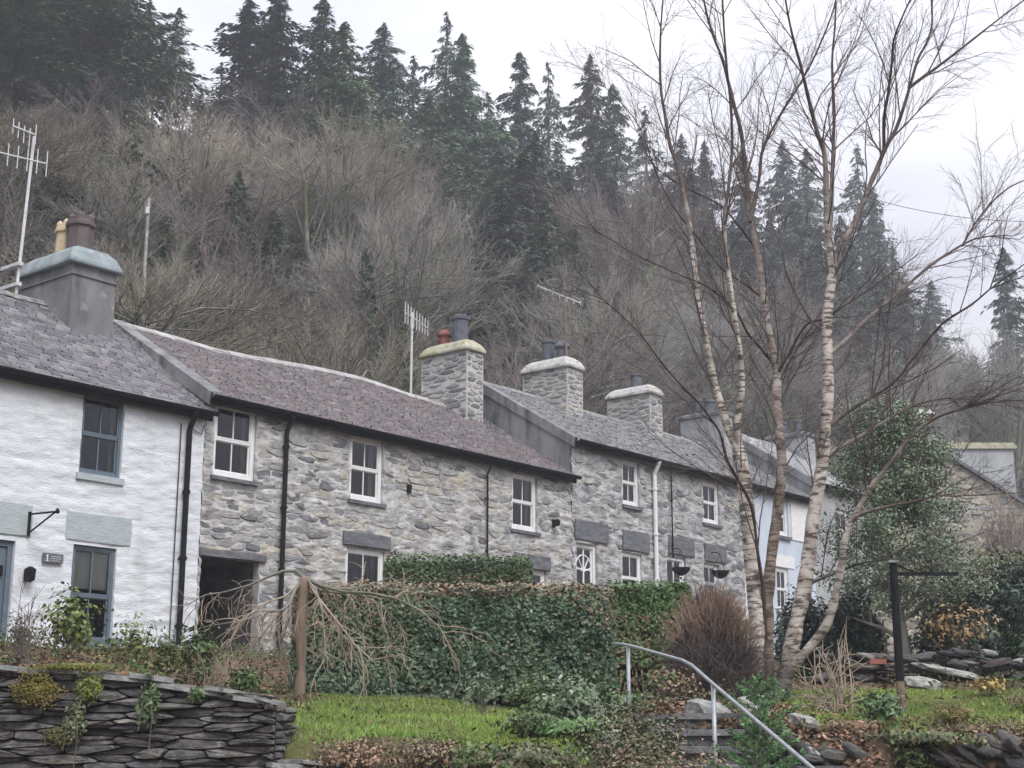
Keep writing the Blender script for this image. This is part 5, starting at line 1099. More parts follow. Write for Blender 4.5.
stems = [('A', A, .0, (10.5, 8), 1.0, 0), ('A1', A1, 1.3, (5.6, .9), .95, 0), ('A2', A2, -1.0, (4.2, 1.0), .9, 0), ('B', B, .9, (7.5, 1.3), .8, .12), ('B2', B2, .8, (2.6, .8), .5, .55), ('C', C, -.4, (10, 5.6), 1.0, -.05), ('C1', C1, -1.0, (4.2, 1.0), .75, -.4), ('C1b', C1b, .9, (3.4, .9), .6, -.45), ('C2', C2, 1.2, (4.2, 1.1), .6, -.4),
         ('C2b', C2b, -.8, (2.4, .8), .3, .25), ('C2c', C2c, 1.0, (2.6, .8), .2, .5), ('C3', C3, 1.4, (3.2, .9), .55, -.35), ('C3b', C3b, .5, (1.6, .7), .2, .8), ('C4', C4, -1.2, (2.8, .8), .45, -.3), ('C5', C5, 1.0, (3.0, .9), .5, -.25), ('D', D, -1.3, (6.8, 1.2), .85, -.1), ('D2', D2, -.4, (2.8, .9), .7, -.95), ('D3', D3, -.6, (2.4, .8), .8, -.15),
         ('E1', E1, -1.6, (2.3, .6), .0, 0), ('G1', G1, -1.6, (1.7, .5), .15, .5), ('G2', G2, 1.2, (1.6, .5), .1, .6), ('G3', G3, .8, (1.5, .5), .1, .7), ('K1', K1, .7, (2, .8), .5, -.3), ('K2', K2, -.6, (2, .7), .4, .4)]
TW = {}
names = {'A': 'trunk', 'B': 'trunk', 'C': 'trunk', 'D': 'trunk'}
tl = [dict(npts=4, wig=0, up=0), dict(n=0, f0=0, ang=.6, len=1, rr=1, npts=5, wig=.10, up=.03, tip=.4), dict(n=(6, 9), f0=.12, ang=.55, len=.45, rr=.55, npts=4, wig=.10, up=-.01, tip=.5, rmin=.0028), dict(n=(4, 6), f0=.15, ang=.45, len=.5, rr=.6, npts=3, wig=.09, up=-.06, tip=.6, rmin=.0019)]
for (nm, pts, dr_, rp, white, f0) in stems:
    P, R = limb(pts, dr_, rp, f0=f0); V, F = tubes(P[None], R[None], 12 if rp[0] > 5 else 7)
    k = 12 if rp[0] > 5 else 7; wv = np.clip((np.repeat(R, k) * FPX / FB - 1.1) / 1.6, 0, 1) * white
    zrel = V[:, 2]; wv = wv * np.clip((7.6 - zrel) / 2.8, .05, 1)
    if nm in ('A1', 'A2', 'C1'): wv = np.clip(wv * 1.5 + .15 * np.clip((6.2 - zrel) / 2, 0, 1), 0, 1)
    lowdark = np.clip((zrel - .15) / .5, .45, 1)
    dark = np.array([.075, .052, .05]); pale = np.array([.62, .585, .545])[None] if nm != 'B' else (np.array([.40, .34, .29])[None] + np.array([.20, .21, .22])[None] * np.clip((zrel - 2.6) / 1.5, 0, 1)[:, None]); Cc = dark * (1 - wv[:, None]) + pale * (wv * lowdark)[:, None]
    Cc = np.hstack([Cc, (wv * .9)[:, None]])
    obj(names.get(nm, 'branch'), V, F, M['birch'], birch, C=Cc, smooth=True)
    # side shoots and fine twigs
    n = len(P); seg = np.linalg.norm(np.diff(P, axis=0), axis=1).sum(); thin = rp[0] < 5
    zlo = 2.2 if not thin else 0
    cnt = int(seg * (3.0 if thin else 3.2))
    for j in range(cnt):
        x = rngb.uniform(.12, 1) * (n - 1); i = min(int(x), n - 2); p = P[i] + (P[i + 1] - P[i]) * (x - i)
        if p[2] < zlo: continue
        t = unit(P[i + 1] - P[i]); az = rngb.uniform(0, 6.28); sd_ = unit(np.cross(t, [math.cos(az), math.sin(az), .2])); an = rngb.uniform(.5, .95)
        r0 = min(R[i] * .5, .011); grow(rngb, p, t * math.cos(an) + sd_ * math.sin(an) + [0, 0, .45], rngb.uniform(.6, 1.6), max(r0, .005), tl, TW, 1)
    p = P[-1]; 
    for j in range(3 if R[-1] * FPX / FB < 2.5 else 0): grow(rngb, p, unit(P[-1] - P[-3]) + rngb.normal(0, .25, 3), rngb.uniform(.7, 1.4), R[-1], tl, TW, 1)
V, F = branches_mesh(TW, [1, 2, 3], [4, 5, 3, 3])
M['birchtwig'] = mk('birch_twigs', (.085,.066,.064), (.15,.12,.115), 1.5, .8)
obj('twigs', V, F, M['birchtwig'], birch)

# ------------------------------------------------------------------ weeping tree on its mossy stem
b = gp(299, 700, 12, 18.5); FW = b[1]; e = empty('weeping_tree', b, 0, 'small weeping tree with tan hanging twigs on an upright brown stem', 'tree')
tp_ = dep(304, 579, FW) - b; q = MB(); kn = np.linspace(0, 1, 13); rk = np.random.default_rng(6); q.tube([(0, 0, -.15)] + [tp_ * k_ + np.array([.012 * math.sin(k_ * 7), .01 * math.cos(k_ * 5), 0]) for k_ in kn[1:]] + [tp_ + [0, 0, .03]], [.085] + [(.054 + .006 * rk.normal()) * (1.25 if k_ > .9 else 1) for k_ in kn[1:]] + [.03], 10); q.build('trunk', M['wood'], e, smooth=True)
rngv = np.random.default_rng(17); OUT = {}
arch = [[(304,578),(296,571),(284,571),(270,576),(250,585),(225,592),(205,595),(197,612)], [(303,580),(295,590),(290,603),(283,610),(268,612),(245,620),(215,625)], [(306,577),(318,583),(330,588),(350,589),(372,584),(392,577)], [(306,578),(322,586),(345,592),(370,593),(395,598),(420,610),(440,628),(446,640)],
        [(306,578),(316,590),(322,610),(325,640),(324,660)], [(305,577),(300,590),(292,612),(282,640),(278,662)], [(308,580),(330,592),(358,594),(380,604),(398,622),(408,645)], [(306,580),(320,600),(340,625),(355,645),(372,660),(400,655)], [(304,580),(290,600),(270,625),(250,650),(240,672)], [(306,582),(330,612),(345,640),(352,662)], [(304,578),(286,596),(262,604),(240,622),(228,648)]]
lw = [dict(npts=4, wig=0, up=0), dict(n=0, f0=0, ang=.6, len=1, rr=1, npts=6, wig=.24, up=-.18, tip=.5), dict(n=(2, 4), f0=.2, ang=.7, len=.5, rr=.6, npts=5, wig=.22, up=-.18, tip=.6, rmin=.0035)]
for j, a in enumerate(arch):
    dr_ = (.3, -.5, .5, -.4, -.7, .6, .7, -.6, .5, .9, -.3)[j]; P = np.array([dep(x, y, FW + dr_ * (i / (len(a) - 1))) - b for i, (x, y) in enumerate(a)]); R = np.linspace(.024 if j < 4 else .014, .005, len(a))
    V, F = tubes(P[None], R[None], 6); obj('branch', V, F, M['twig_tan'] if j > 6 else M['barkgrey'], e, smooth=True)
    for k in range(13):
        x = rngv.uniform(.3, 1) * (len(a) - 1); i = min(int(x), len(a) - 2); p = P[i] + (P[i + 1] - P[i]) * (x - i); t = unit(P[i + 1] - P[i]); grow(rngv, p, t + rngv.normal(0, .6, 3), rngv.uniform(.2, .6), .006, lw, OUT, 1)
V, F = branches_mesh(OUT, [1, 2], [4, 4, 4]); obj('twigs', V, F, M['twig_tan'], e)

# ------------------------------------------------------------------ hedges
def hedge(name, label, quad, ztop_px, F, thick, n, pal, l, w, seed, lumps=.10, mat='leaf', brown=None, stems=40, low=.0):
    """quad: picture x of left and right end; hedge runs parallel to the picture at distance F"""
    rng = np.random.default_rng(seed); x0 = (quad[0] - 512) / FPX * F * 1.03; x1 = (quad[1] - 512) / FPX * F * 1.03; W = x1 - x0; cx = (x0 + x1) / 2
    zb = gz(cx, F); e = empty(name, (cx, F, zb), 0, label, 'hedge'); zt = dep((quad[0] + quad[1]) / 2, ztop_px, F)[2] - zb
    # points on a superellipse-section box: front, back, ends, top
    u = rng.uniform(-1, 1, n); a = rng.uniform(-.15, math.pi + .15, n); ex = .45
    yy = -np.sign(np.cos(a)) * np.abs(np.cos(a)) ** ex; zz = np.sign(np.sin(a)) * np.abs(np.sin(a)) ** ex
    zz = np.where(rng.random(n) < .62, rng.uniform(0, 1, n), zz); fro = rng.random(n)
    yy = np.where((zz < .93) & (fro < .8), -np.abs(yy) / np.maximum(np.abs(yy), .3), yy)
    endk = rng.random(n) < .10; u = np.where(endk, np.sign(u) * rng.uniform(.94, 1.0, n), u); yy = np.where(endk, rng.uniform(-1, 1, n), yy)
    yy = np.clip(yy, -1, 1)
    end = np.clip((np.abs(u) - .9) / .1, 0, 1)
    dpt = 1 - .28 * rng.random(n) ** 2; bul = 1 + lumps * 2.2 * fbm(u * W * 1.6, zz * zt * 1.8 + yy, seed, 3)
    X = u * W / 2; Y = yy * thick / 2 * dpt * bul * (1 - .35 * end); Z = (low + (1 - low) * zz) * zt * (1 - .08 * end) * np.where(zz > .9, dpt ** .4, 1) * (1 + .035 * fbm(u * W * 1.3, yy * 2, seed + 5)) 
    g_ = ground(X + cx, Y + F) - zb; Z = np.maximum(Z, g_ + .03); P = np.stack([X, Y, Z], 1)
    N = np.stack([np.where(endk, np.sign(u), 0) * 1.0, yy * np.where(zz > .9, .4, 1), np.where(zz > .88, 1.0, .35)], 1)
    C = pal_cols(pal, n, rng, P, 2.2); sz = 1 + .45 * np.clip((.45 - zz) / .45, 0, 1)
    if brown is not None:
        bk = brown(u, zz, rng.random(n)); C[bk] = pal_cols([(.22,.165,.10),(.17,.12,.08),(.27,.21,.135)], int(bk.sum()), rng)
    V, Fq, C4 = leaf_quads(P, N, l, w, C, rng); Vc = V.reshape(-1, 4, 3); Vc = P[:, None] + (Vc - P[:, None]) * sz[:, None, None]; obj('foliage', Vc.reshape(-1, 3), Fq, M[mat], e, C=C4)
    TP = []
    for i in range(stems):
        x = rng.uniform(-.48, .48) * W; y = rng.uniform(-.3, .3) * thick; p0 = np.array([x, y, gz(x + cx, y + F) - zb - .1]); p1 = np.array([x + rng.normal(0, .12), y + rng.uniform(-.3, .3) * thick, zt * rng.uniform(.75, .97)]); TP.append([p0, p0 * .6 + p1 * .4 + rng.normal(0, .03, 3), p1])
    V, Fq = tubes(np.array(TP), np.tile([.02, .013, .006], (stems, 1)), 5); obj('stems', V, Fq, M['stem'], e)
    q = MB(); q.box((-W / 2 + .16, -thick * .30, max(.02, low * zt)), (W / 2 - .16, thick * .30, zt - .15)); q.build('dark_filler', M['innerdark'], e)  # near-black box filling the inside of the hedge
    return e
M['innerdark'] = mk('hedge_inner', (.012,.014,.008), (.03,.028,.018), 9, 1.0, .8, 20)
IVY = [tuple(np.array(c) * 1.4) for c in [(.03,.055,.026),(.045,.08,.04),(.06,.10,.055),(.10,.14,.09),(.04,.062,.028),(.065,.09,.04)]]
hedge('ivy_hedge', 'tall clipped ivy-clad hedge with browning top beside the lawn', (306, 609), 586, 18.6, 1.5, 34000, IVY, .062, .046, 3,
      brown=lambda u, z, r: ((z > .95) & (r < .85)) | ((z > .86 - .3 * np.clip(-(u + .35) * 1.5, 0, 1)) & (r < .5)) | ((u > .72) & (z > .6) & (r < .28)) | ((u < -.45) & (z > .6) & (r < .25)) | (r < .015))
hedge('clipped_hedge', 'lower glossy green clipped hedge behind the ivy-clad one', (389, 532), 555, 24.0, 1.3, 14000, [(.05,.085,.03),(.075,.13,.045),(.11,.175,.06),(.08,.09,.045)], .06, .04, 4, brown=lambda u, z, r: (z < .8) & (r < .25))
hedge('garden_hedge', 'green-topped hedge with bare brown stems right of the ivy hedge', (600, 682), 582, 18.9, 1.0, 9000, [(.07,.13,.04),(.10,.18,.055),(.14,.22,.08),(.10,.12,.05)], .055, .038, 5, brown=lambda u, z, r: (z < .6) & (r < .32), low=.3, stems=30)

# ------------------------------------------------------------------ twiggy domed bush and bare shrubs
def twig_bush(name, label, px0, px1, ytop, F, n, mats, seed, r=.004, tipfrac=.3, spread=1.0, cat='shrub', segs=4, base=None):
    rng = np.random.default_rng(seed); pc = (px0 + px1) / 2; b = at(pc, F) if base is None else base; h = dep(pc, ytop, F)[2] - b[2]; rx = (px1 - px0) / 2 / FPX * F * 1.03
    e = empty(name, b, 0, label, cat); D = unit(rng.normal(0, 1, (n, 3)) * [1, 1, 1.0]); D[:, 2] = np.abs(D[:, 2]); k = rng.uniform(.6, 1.1, n) * (1 + .25 * fbm(D[:, 0] * 3, D[:, 1] * 3 + D[:, 2] * 2, seed))
    tip = D * k[:, None] * [rx, rx * .9, h]; foot = np.stack([rng.normal(0, rx * .22, n), rng.normal(0, rx * .2, n), np.full(n, -.05)], 1)
    P = np.stack([foot + (tip - foot) * np.array([f ** (1.3), f ** (1.3), f ** .8]) + rng.normal(0, .03, (n, 3)) * (0 < f < 1) for f in np.linspace(0, 1, segs)], 1)
    V, F = tubes(P, np.tile(np.linspace(r, r * .45, segs), (n, 1)), 3); obj('stems', V, F, M[mats[0]], e)
    m = int(n * 2.0); i = rng.integers(n, size=m); f = rng.uniform(.55, 1, m); p = foot[i] + (tip[i] - foot[i]) * np.stack([f ** 1.3, f ** 1.3, f ** .8], 1); d = unit(tip[i] - foot[i] + rng.normal(0, .6, (m, 3)) * h) * rng.uniform(.1, .28, (m, 1)) * h
    P = np.stack([p, p + d * .5, p + d + rng.normal(0, .015, (m, 3))], 1); V, F = tubes(P, np.tile([r * .6, r * .5, r * .35], (m, 1)), 3); obj('twigs', V, F, M[mats[1]], e); return e
M['russet'] = mk('russet_twigs', (.25,.16,.11), (.37,.26,.18), 2, .9)
M['plum'] = mk('plum_stems', (.11,.085,.082), (.17,.135,.125), 3, .95)
twig_bush('domed_bush', 'dense dark twiggy dome-shaped bush with russet tips left of the birch', 656, 752, 598, 17.6, 3400, ('plum', 'plum'), 1, r=.0055)
b = at(703, 17.8); rng = np.random.default_rng(4); e = [o for o in col.objects if o.name == 'domed_bush'][0]; n = 800; h = dep(703, 592, 17.8)[2] - b[2]
D = unit(rng.normal(0, 1, (n, 3))); D[:, 2] = np.abs(D[:, 2]) * 1.3 + .75; D = unit(D); p = D * [.60, .5, h * .86]; d = unit(D + [0, 0, .6] + rng.normal(0, .5, (n, 3))) * rng.uniform(.08, .32, (n, 1))
V, F = tubes(np.stack([p, p + d * .6, p + d], 1), np.tile([.004, .0035, .002], (n, 1)), 3); obj('tips', V, F, M['russet'], e)
twig_bush('bare_shrub', 'leafless upright shrub on the lawn right of the birch', 795, 872, 628, 16.6, 46, ('twig_tan', 'twig_tan'), 6, r=.010, base=gp(832, 712, 12, 18))
twig_bush('tangled_shrub', 'tangle of bare brown stems below the weeping tree by the wall', 196, 262, 632, 15.5, 90, ('twig_tan', 'twig_tan'), 7, r=.006)
twig_bush('brown_beech_shrub', 'pinkish brown bare shrub against the gabled house wall', 950, 1050, 508, 31, 900, ('twig_purple', 'twig_warm'), 8, r=.012)
twig_bush('thorny_shrub', 'thin dark bare stems in front of the white cottage wall', 20, 70, 588, 15.5, 34, ('plum', 'plum'), 9, r=.006)

# ------------------------------------------------------------------ holly tree and evergreens at right
def leafy_tree(name, label, px, F, ytop, rx_px, ybot, pal, n, l, w, seed, trunk_px=(8, 5), lean=0, cat='tree', clumps=60, base=None):
    rng = np.random.default_rng(seed); b = at(px, F) if base is None else base; e = empty(name, b, 0, label, cat); zt = dep(px, ytop, F)[2] - b[2]; zlow = dep(px, ybot, F)[2] - b[2]; rx = rx_px / FPX * F; H = zt
    out = {}; lev = [dict(npts=7, wig=.05, up=.05, tip=.25), dict(n=20, f0=.22, ang=1.0, len=.33, rr=.4, npts=4, wig=.14, up=.04, tip=.3), dict(n=4, f0=.3, ang=.7, len=.5, rr=.5, npts=3, wig=.15, up=.05, tip=.4)]
    grow(rng, (0, 0, -.3), (lean, 0, 1), H * .95, trunk_px[0] / FPX * F, lev, out); V, Fq = branches_mesh(out, [0, 1, 2], [10, 5, 4]); obj('trunk', V, Fq, M['barkgrey'], e, smooth=True)
    # clumps of leaves through the crown volume
    K = clumps; cz = rng.random(K); prof = np.clip(1.05 - cz, 0, 1) ** .75 * np.clip(cz * 6 + .35, 0, 1); a = rng.uniform(0, 6.28, K); rad = np.sqrt(rng.random(K)) * rx * (.25 + .75 * prof) * rng.uniform(.75, 1.1, K)
    cc = np.stack([rad * np.cos(a) + lean * H * cz, rad * np.sin(a), zlow + (zt - zlow) * cz * .97], 1); cs = rng.uniform(.16, .34, K) * rx * .9
    i = rng.integers(K, size=n); D = unit(rng.normal(0, 1, (n, 3))); P = cc[i] + D * (cs[i] * rng.random(n) ** .45)[:, None] * [1, 1, .75]; C = pal_cols(pal, n, rng, P * .6 + i[:, None] * .37, 1.2)
    V, Fq, C = leaf_quads(P, D + [0, 0, .6], l, w, C, rng); obj('crown', V, Fq, M['leaf'], e, C=C); return e
HOL = [(.06,.085,.06),(.09,.12,.08),(.13,.165,.115),(.07,.095,.055),(.16,.20,.135),(.10,.125,.07)]
leafy_tree('holly_tree', 'grey-green holly tree with mossy trunk behind the black post', 888, 22.5, 398, 92, 606, [tuple(np.array(c) * 1.8) for c in HOL], 42000, .05, .033, 2, trunk_px=(7.5, 4), clumps=190)
EVG = [(.03,.05,.036),(.045,.07,.05),(.06,.09,.062),(.08,.11,.075)]
for (x0, x1, yt, F, n, lb, sd_, pal) in [(902, 985, 596, 22.5, 9000, 'dark rhododendron bush right of the black post', 1, EVG), (960, 1064, 556, 24, 12000, 'tall dark evergreen bush at the right edge', 2, EVG), (806, 866, 592, 23.4, 8000, 'dark evergreen bush between birch and holly trunk', 3, EVG), (762, 820, 592, 24, 4000, 'dark leafy bush in front of the pale blue cottage', 4, EVG),
                                   (985, 1060, 628, 21.3, 5000, 'bright green low bush at the right edge behind rubble wall', 5, [(.06,.11,.05),(.09,.15,.07),(.04,.07,.035)]), (838, 872, 610, 24.5, 3000, 'olive leafy shrub behind the lowest birch branch', 6, [(.08,.09,.04),(.06,.07,.03),(.10,.10,.05)])]:
    shrub('evergreen_bush', lb, x0, x1, yt, F, pal, n, .10, .05, seed=sd_, lump=.3, shell=.35, cat='bush', group='evergreen bushes behind the rubble wall', sr=.014)
shrub('autumn_shrub', 'shrub with orange-yellow leaves hanging over the dark bushes', 898, 982, 603, 21.6, [(.32,.20,.10),(.36,.25,.12),(.26,.17,.08),(.20,.16,.06)], 420, .075, .045, seed=21, low=.45, stems=8, sr=.014, lump=.3)
shrub('pale_climber', 'pale green-tan shrub in front of the gabled stone house', 942, 1040, 552, 28, [(.16,.16,.08),(.12,.13,.06),(.20,.17,.10)], 2600, .10, .06, seed=22, mat='leafdull', low=.5)
# ------------------------------------------------------------------ smaller plants
GRN = [(.06,.10,.035),(.09,.15,.045),(.13,.20,.065),(.08,.105,.04)]; LIM = [(.11,.15,.035),(.15,.18,.04),(.08,.12,.03),(.18,.17,.05)]; OLV = [(.09,.10,.045),(.12,.12,.06),(.07,.08,.035),(.15,.12,.07)]; RUS = [(.26,.175,.115),(.34,.235,.16),(.19,.13,.09),(.22,.20,.10)]; SIL = [(.14,.19,.12),(.22,.27,.18),(.10,.14,.08),(.28,.32,.23)]
small = [ # name label px0 px1 ytop F pal n l w seed stems
 ('window_shrub','yellow-green leafy shrub covering the lower white cottage window',62,116,592,17.5,LIM,1100,.07,.045,31,14), ('wispy_shrub','wispy small-leaved shrub left of the lower cottage window',18,66,612,16,OLV,420,.04,.025,32,16), ('yellow_shrub','sparse shrub with yellow leaves in front of white cottage downpipe',122,176,612,15,LIM,420,.05,.035,33,14),
 ('dwarf_conifer','small upright feathery dwarf conifer beside the white cottage corner',165,197,630,15,[(.12,.15,.045),(.09,.12,.04),(.16,.17,.06)],1300,.06,.014,34,8), ('laurel_shrub','green laurel-like shrub in front of the dark store opening',194,232,624,15.5,GRN,800,.085,.04,35,10), ('fern_clump','bright fern clump at the right end of the retaining wall',244,272,668,13.2,[(.08,.14,.04),(.11,.18,.05)],500,.07,.02,36,4),
 ('spindly_shrub','spindly grey-green shrub left of the foreground bushes',462,500,668,15.5,SIL,260,.045,.03,37,10), ('edge_plant','green plant at the left picture edge by the blue-grey door',-20,14,622,16,GRN,500,.06,.035,38,8),
 ('bank_shrub','silvery leafed shrub with long bright leaves in the middle foreground',510,606,678,13.4,SIL+GRN+GRN,4600,.055,.026,39,24), ('bright_euphorbia','fresh green spiky-leaved plant low in the middle foreground',540,606,718,12.6,[(.12,.22,.07),(.16,.28,.10),(.08,.15,.05)],900,.11,.022,40,10), ('hedge_foot_shrub','loose green shrub at the foot of the ivy hedge right end',570,640,690,14.6,GRN+SIL,1100,.06,.036,41,12),
 ('brown_spirea','brown dead-headed shrub in front of the low stone wall',308,410,738,11.2,RUS,1100,.035,.02,42,120), ('faded_spirea','faded pinkish brown shrub before the lawn centre',384,482,734,11.3,RUS+OLV,1500,.035,.02,43,90), ('mixed_shrub','green and brown shrub low in the centre foreground',450,580,740,11.2,OLV+GRN,5000,.05,.03,44,22), ('fluffy_shrub','pale small-leaved shrub left of the handrail posts',572,676,698,12.2,OLV+SIL,5600,.036,.024,45,26),
 ('olive_shrub','olive and rust coloured shrub below the stone steps',560,716,730,11.0,OLV+RUS+OLV,5500,.034,.022,46,70), ('lawn_sprout','pale green upright shrub on the bank left of the black post',838,888,686,14.4,[(.10,.17,.07),(.15,.22,.11),(.07,.12,.05)],900,.06,.03,47,12), ('golden_tuft','tuft of golden brown rush-like growth at the foot of black post',908,950,704,15.0,[(.20,.17,.05),(.15,.13,.04),(.26,.20,.07)],900,.12,.010,48,20),
 ('yellow_leaf_shrub','small shrub with pale yellow leaves right of the black post',944,985,676,17.5,[(.42,.32,.10),(.34,.24,.08),(.5,.42,.18)],190,.06,.045,49,10), ('heather_mound','low brown heathery mound at the right picture edge',975,1060,692,16.6,RUS+[(.10,.07,.06)],1500,.04,.018,50,30), ('reddish_sprigs','reddish sprigs growing at the end of the stone wall',268,290,706,12.6,[(.20,.09,.05),(.14,.09,.05)],160,.04,.025,51,8),
 ('low_bramble','trailing green bramble between the foreground bushes and the lawn',505,570,712,13.0,GRN+OLV,1500,.05,.035,55,14), ('bank_ivy','dark ivy mat spilling over the lower right bank',840,960,742,12.6,GRN+OLV,1700,.045,.035,56,6), ('dry_fern','dry brown fern on the bank above the right edging stones',905,985,726,13.6,RUS+OLV,900,.06,.014,57,16), ('edging_fern','small green fern tucked between edging stones below the black post',868,908,736,12.45,GRN+OLV,520,.06,.02,58,10), ('rail_foot_shrub','russet-leaved low shrub under the upper handrail end',628,690,664,16.2,RUS+GRN,420,.05,.035,52,12), ('bank_bracken','dead bracken patch on the bank below the pale boulder',800,866,718,13.3,RUS,900,.06,.016,53,22), ('far_bank_plant','dry grassy plant spilling over the edging at far right',955,1000,728,13.2,[(.17,.15,.07),(.22,.18,.09),(.12,.12,.05)],420,.12,.012,54,16)]
for (nm, lb, x0, x1, yt, F, pal, n, l, w, sd_, st) in small:
    shrub(nm, lb, x0, x1, yt, F, pal, n, l, w, seed=sd_, stems=st, mat='leafdull' if pal in (RUS, OLV) else 'leaf', shell=.1, lump=.5, cat='plant', low=.15, sr=.005)
def sapling(name, label, px, ytop, F, wpx, seed, n=24):
    rng = np.random.default_rng(seed); b = at(px, F); h = dep(px, ytop, F)[2] - b[2]; R = wpx / FPX * F; e = empty(name, b, 0, label, 'conifer'); q = MB(); q.tube([(0, 0, -.1), (0, 0, h)], [.02, .004], 6); q.build('trunk', M['conbark'], e)
    PP = []; RR = []; NV = []; 
    for k in range(n):
        f = (k + .5) / n; z = h * (.08 + .9 * f); az = k * 2.4 + rng.uniform(-.3, .3); L = R * (1 - f) ** .7 + .05; d = np.array([math.cos(az), math.sin(az), .45]); PP.append([np.array([0, 0, z]), np.array([0, 0, z]) + d * L * .5, np.array([0, 0, z]) + d * L + [0, 0, -.05 * L]]); RR.append([.006, .004, .002]); NV.append((z, d, L))
    V, F_ = tubes(np.array(PP), np.array(RR), 4); obj('branches', V, F_, M['conbark'], e); P = []; A = []
    for (z, d, L) in NV:
        m = int(60 + L * 260); t = rng.random(m); p = np.array([0, 0, z]) + d * (t * L)[:, None]; P.append(p); s = unit(np.cross(d, rng.normal(0, 1, (m, 3)))); A.append(unit(s + d * .8))
    P = np.concatenate(P); A = np.concatenate(A); m = len(P); Bv = unit(np.cross(A, rng.normal(0, 1, (m, 3)))); L = rng.uniform(.03, .055, (m, 1)); V = np.stack([P, P + A * L * .5 + Bv * .006, P + A * L, P + A * L * .5 - Bv * .006], 1).reshape(-1, 3)
    C = np.repeat(pal_cols([(.08,.17,.07),(.12,.24,.10),(.16,.29,.11)], m, rng), 4, axis=0); obj('needles', V, np.arange(4 * m).reshape(-1, 4), M['leaf'], e, C=C)
sapling('fir_sapling', 'fresh green fir sapling at the foot of the birch', 748, 678, 13.6, 34, 1, 16); sapling('fir_sapling', 'bushy green fir sapling behind the lower handrail', 745, 712, 11.4, 66, 2, 40)
for o in [o for o in col.objects if o.name.startswith('fir_sapling')]: o['group'] = 'fir saplings by the steps'
# moss, ferns and trailing plants growing on the retaining wall
rng = np.random.default_rng(71)
for (nm, lb, px, py, rx, rz, pal, n, l, w, mt) in [('wall_moss','mound of golden green moss on the top left of the retaining wall',38,690,26,16,[(.14,.13,.03),(.18,.15,.04),(.10,.10,.03),(.20,.13,.05)],2600,.022,.016,'leafdull'), ('moss_strip','strip of yellow-green moss along the coping slabs',75,667,45,4,[(.17,.17,.05),(.13,.14,.04)],1300,.02,.015,'leafdull'), ('hanging_fern','yellow-green fern hanging down the middle of retaining wall',90,688,16,14,[(.14,.17,.03),(.10,.14,.03),(.18,.18,.05)],700,.06,.014,'leaf'),
                                       ('trailing_ivy','trailing variegated plant on the retaining wall below the fern',76,722,12,22,[(.09,.12,.05),(.16,.18,.11),(.07,.09,.04)],260,.04,.03,'leaf'), ('wall_bramble','bramble with long bare stem hanging down the retaining wall',150,705,13,24,[(.06,.10,.035),(.09,.14,.05),(.05,.08,.04)],240,.05,.035,'leaf'), ('wall_moss_patch','small olive moss patch low on the retaining wall',60,735,18,12,[(.10,.10,.04),(.13,.12,.05)],700,.02,.015,'leafdull'), ('wall_fern','small green fern tucked under the coping slabs',196,694,8,7,[(.07,.12,.04),(.10,.15,.05)],160,.05,.016,'leaf')]:
    b = dep(px, py, 11.93); e = empty(nm, b, 0, lb, 'plant'); P, D = blob(n, (rx / FPX * 12, .05, rz / FPX * 12), rng, .4, px, .05, 2.0); V, F, C = leaf_quads(P + [0, -.03, 0], D * .5 + [0, -.8, .3], l, w, pal_cols(pal, n, rng, P, 9), rng); obj('foliage', V, F, M[mt], e, C=C)
    if nm in ('wall_bramble', 'trailing_ivy'):
        q = MB(); q.tube([(0, .02, .12), (.02, -.06, .05), (.04, -.08, -.12), (.03, -.09, -.36)], .005, 4); q.tube([(-.02, .02, .12), (-.05, -.07, .0), (-.06, -.09, -.2)], .004, 4); q.build('stem', M['stem'], e)

# ------------------------------------------------------------------ grass and fallen leaves
rng = np.random.default_rng(3); n = 150000; X = rng.uniform(-2.6, 6.5, n); Y = rng.uniform(11.95, 20, n); k = rng.random(n) < lawn_mask(X, Y) * np.clip(.85 + 1.1 * fbm(X * .9, Y * .9, 21), .35, 1); X, Y = X[k], Y[k]; n = len(X); Z = ground(X, Y)
h = rng.uniform(.02, .055, n) * (1 + .8 * vn(X * 2, Y * 2, 8)); a = rng.uniform(0, 6.28, n); wd = rng.uniform(.004, .008, n); lean = rng.normal(0, .5, (n, 2)) * h[:, None]
V = np.stack([np.stack([X - wd * np.cos(a), Y - wd * np.sin(a), Z - .005], 1), np.stack([X + wd * np.cos(a), Y + wd * np.sin(a), Z - .005], 1), np.stack([X + lean[:, 0], Y + lean[:, 1], Z + h], 1)], 1).reshape(-1, 3)
pv = fbm(X * 1.1, Y * 1.1, 51)[:, None]; C = np.array([.16, .27, .055]) * (1 - np.clip(pv + .5, 0, 1)) + np.array([.27, .35, .085]) * np.clip(pv + .5, 0, 1); C = C * rng.uniform(.65, 1.3, (n, 1)); dead = rng.random(n) < .10; C[dead] = [.2, .15, .08]
tag(obj('lawn_grass', V, np.arange(3 * n).reshape(-1, 3), M['grass'], C=np.repeat(C, 3, axis=0)), 'short bright mossy grass on the garden lawns', 'grass', kind='stuff')
n = 22000; X = rng.uniform(-9, 7.5, n); Y = rng.uniform(12.2, 27, n); keepm = rng.random(n) > .85 * lawn_mask(X, Y); X, Y = X[keepm], Y[keepm]; n = len(X); P = np.stack([X, Y, ground(X, Y) + .012], 1)
V, F, C = leaf_quads(P, np.tile([0, 0, 1.0], (n, 1)), .07, .05, pal_cols([(.20,.11,.06),(.26,.15,.08),(.14,.09,.06),(.30,.20,.11),(.10,.07,.05)], n, rng), rng); tag(obj('fallen_leaves', V, F, M['leafdull'], C=C), 'brown fallen leaves scattered over the garden soil', 'leaf litter', kind='stuff')
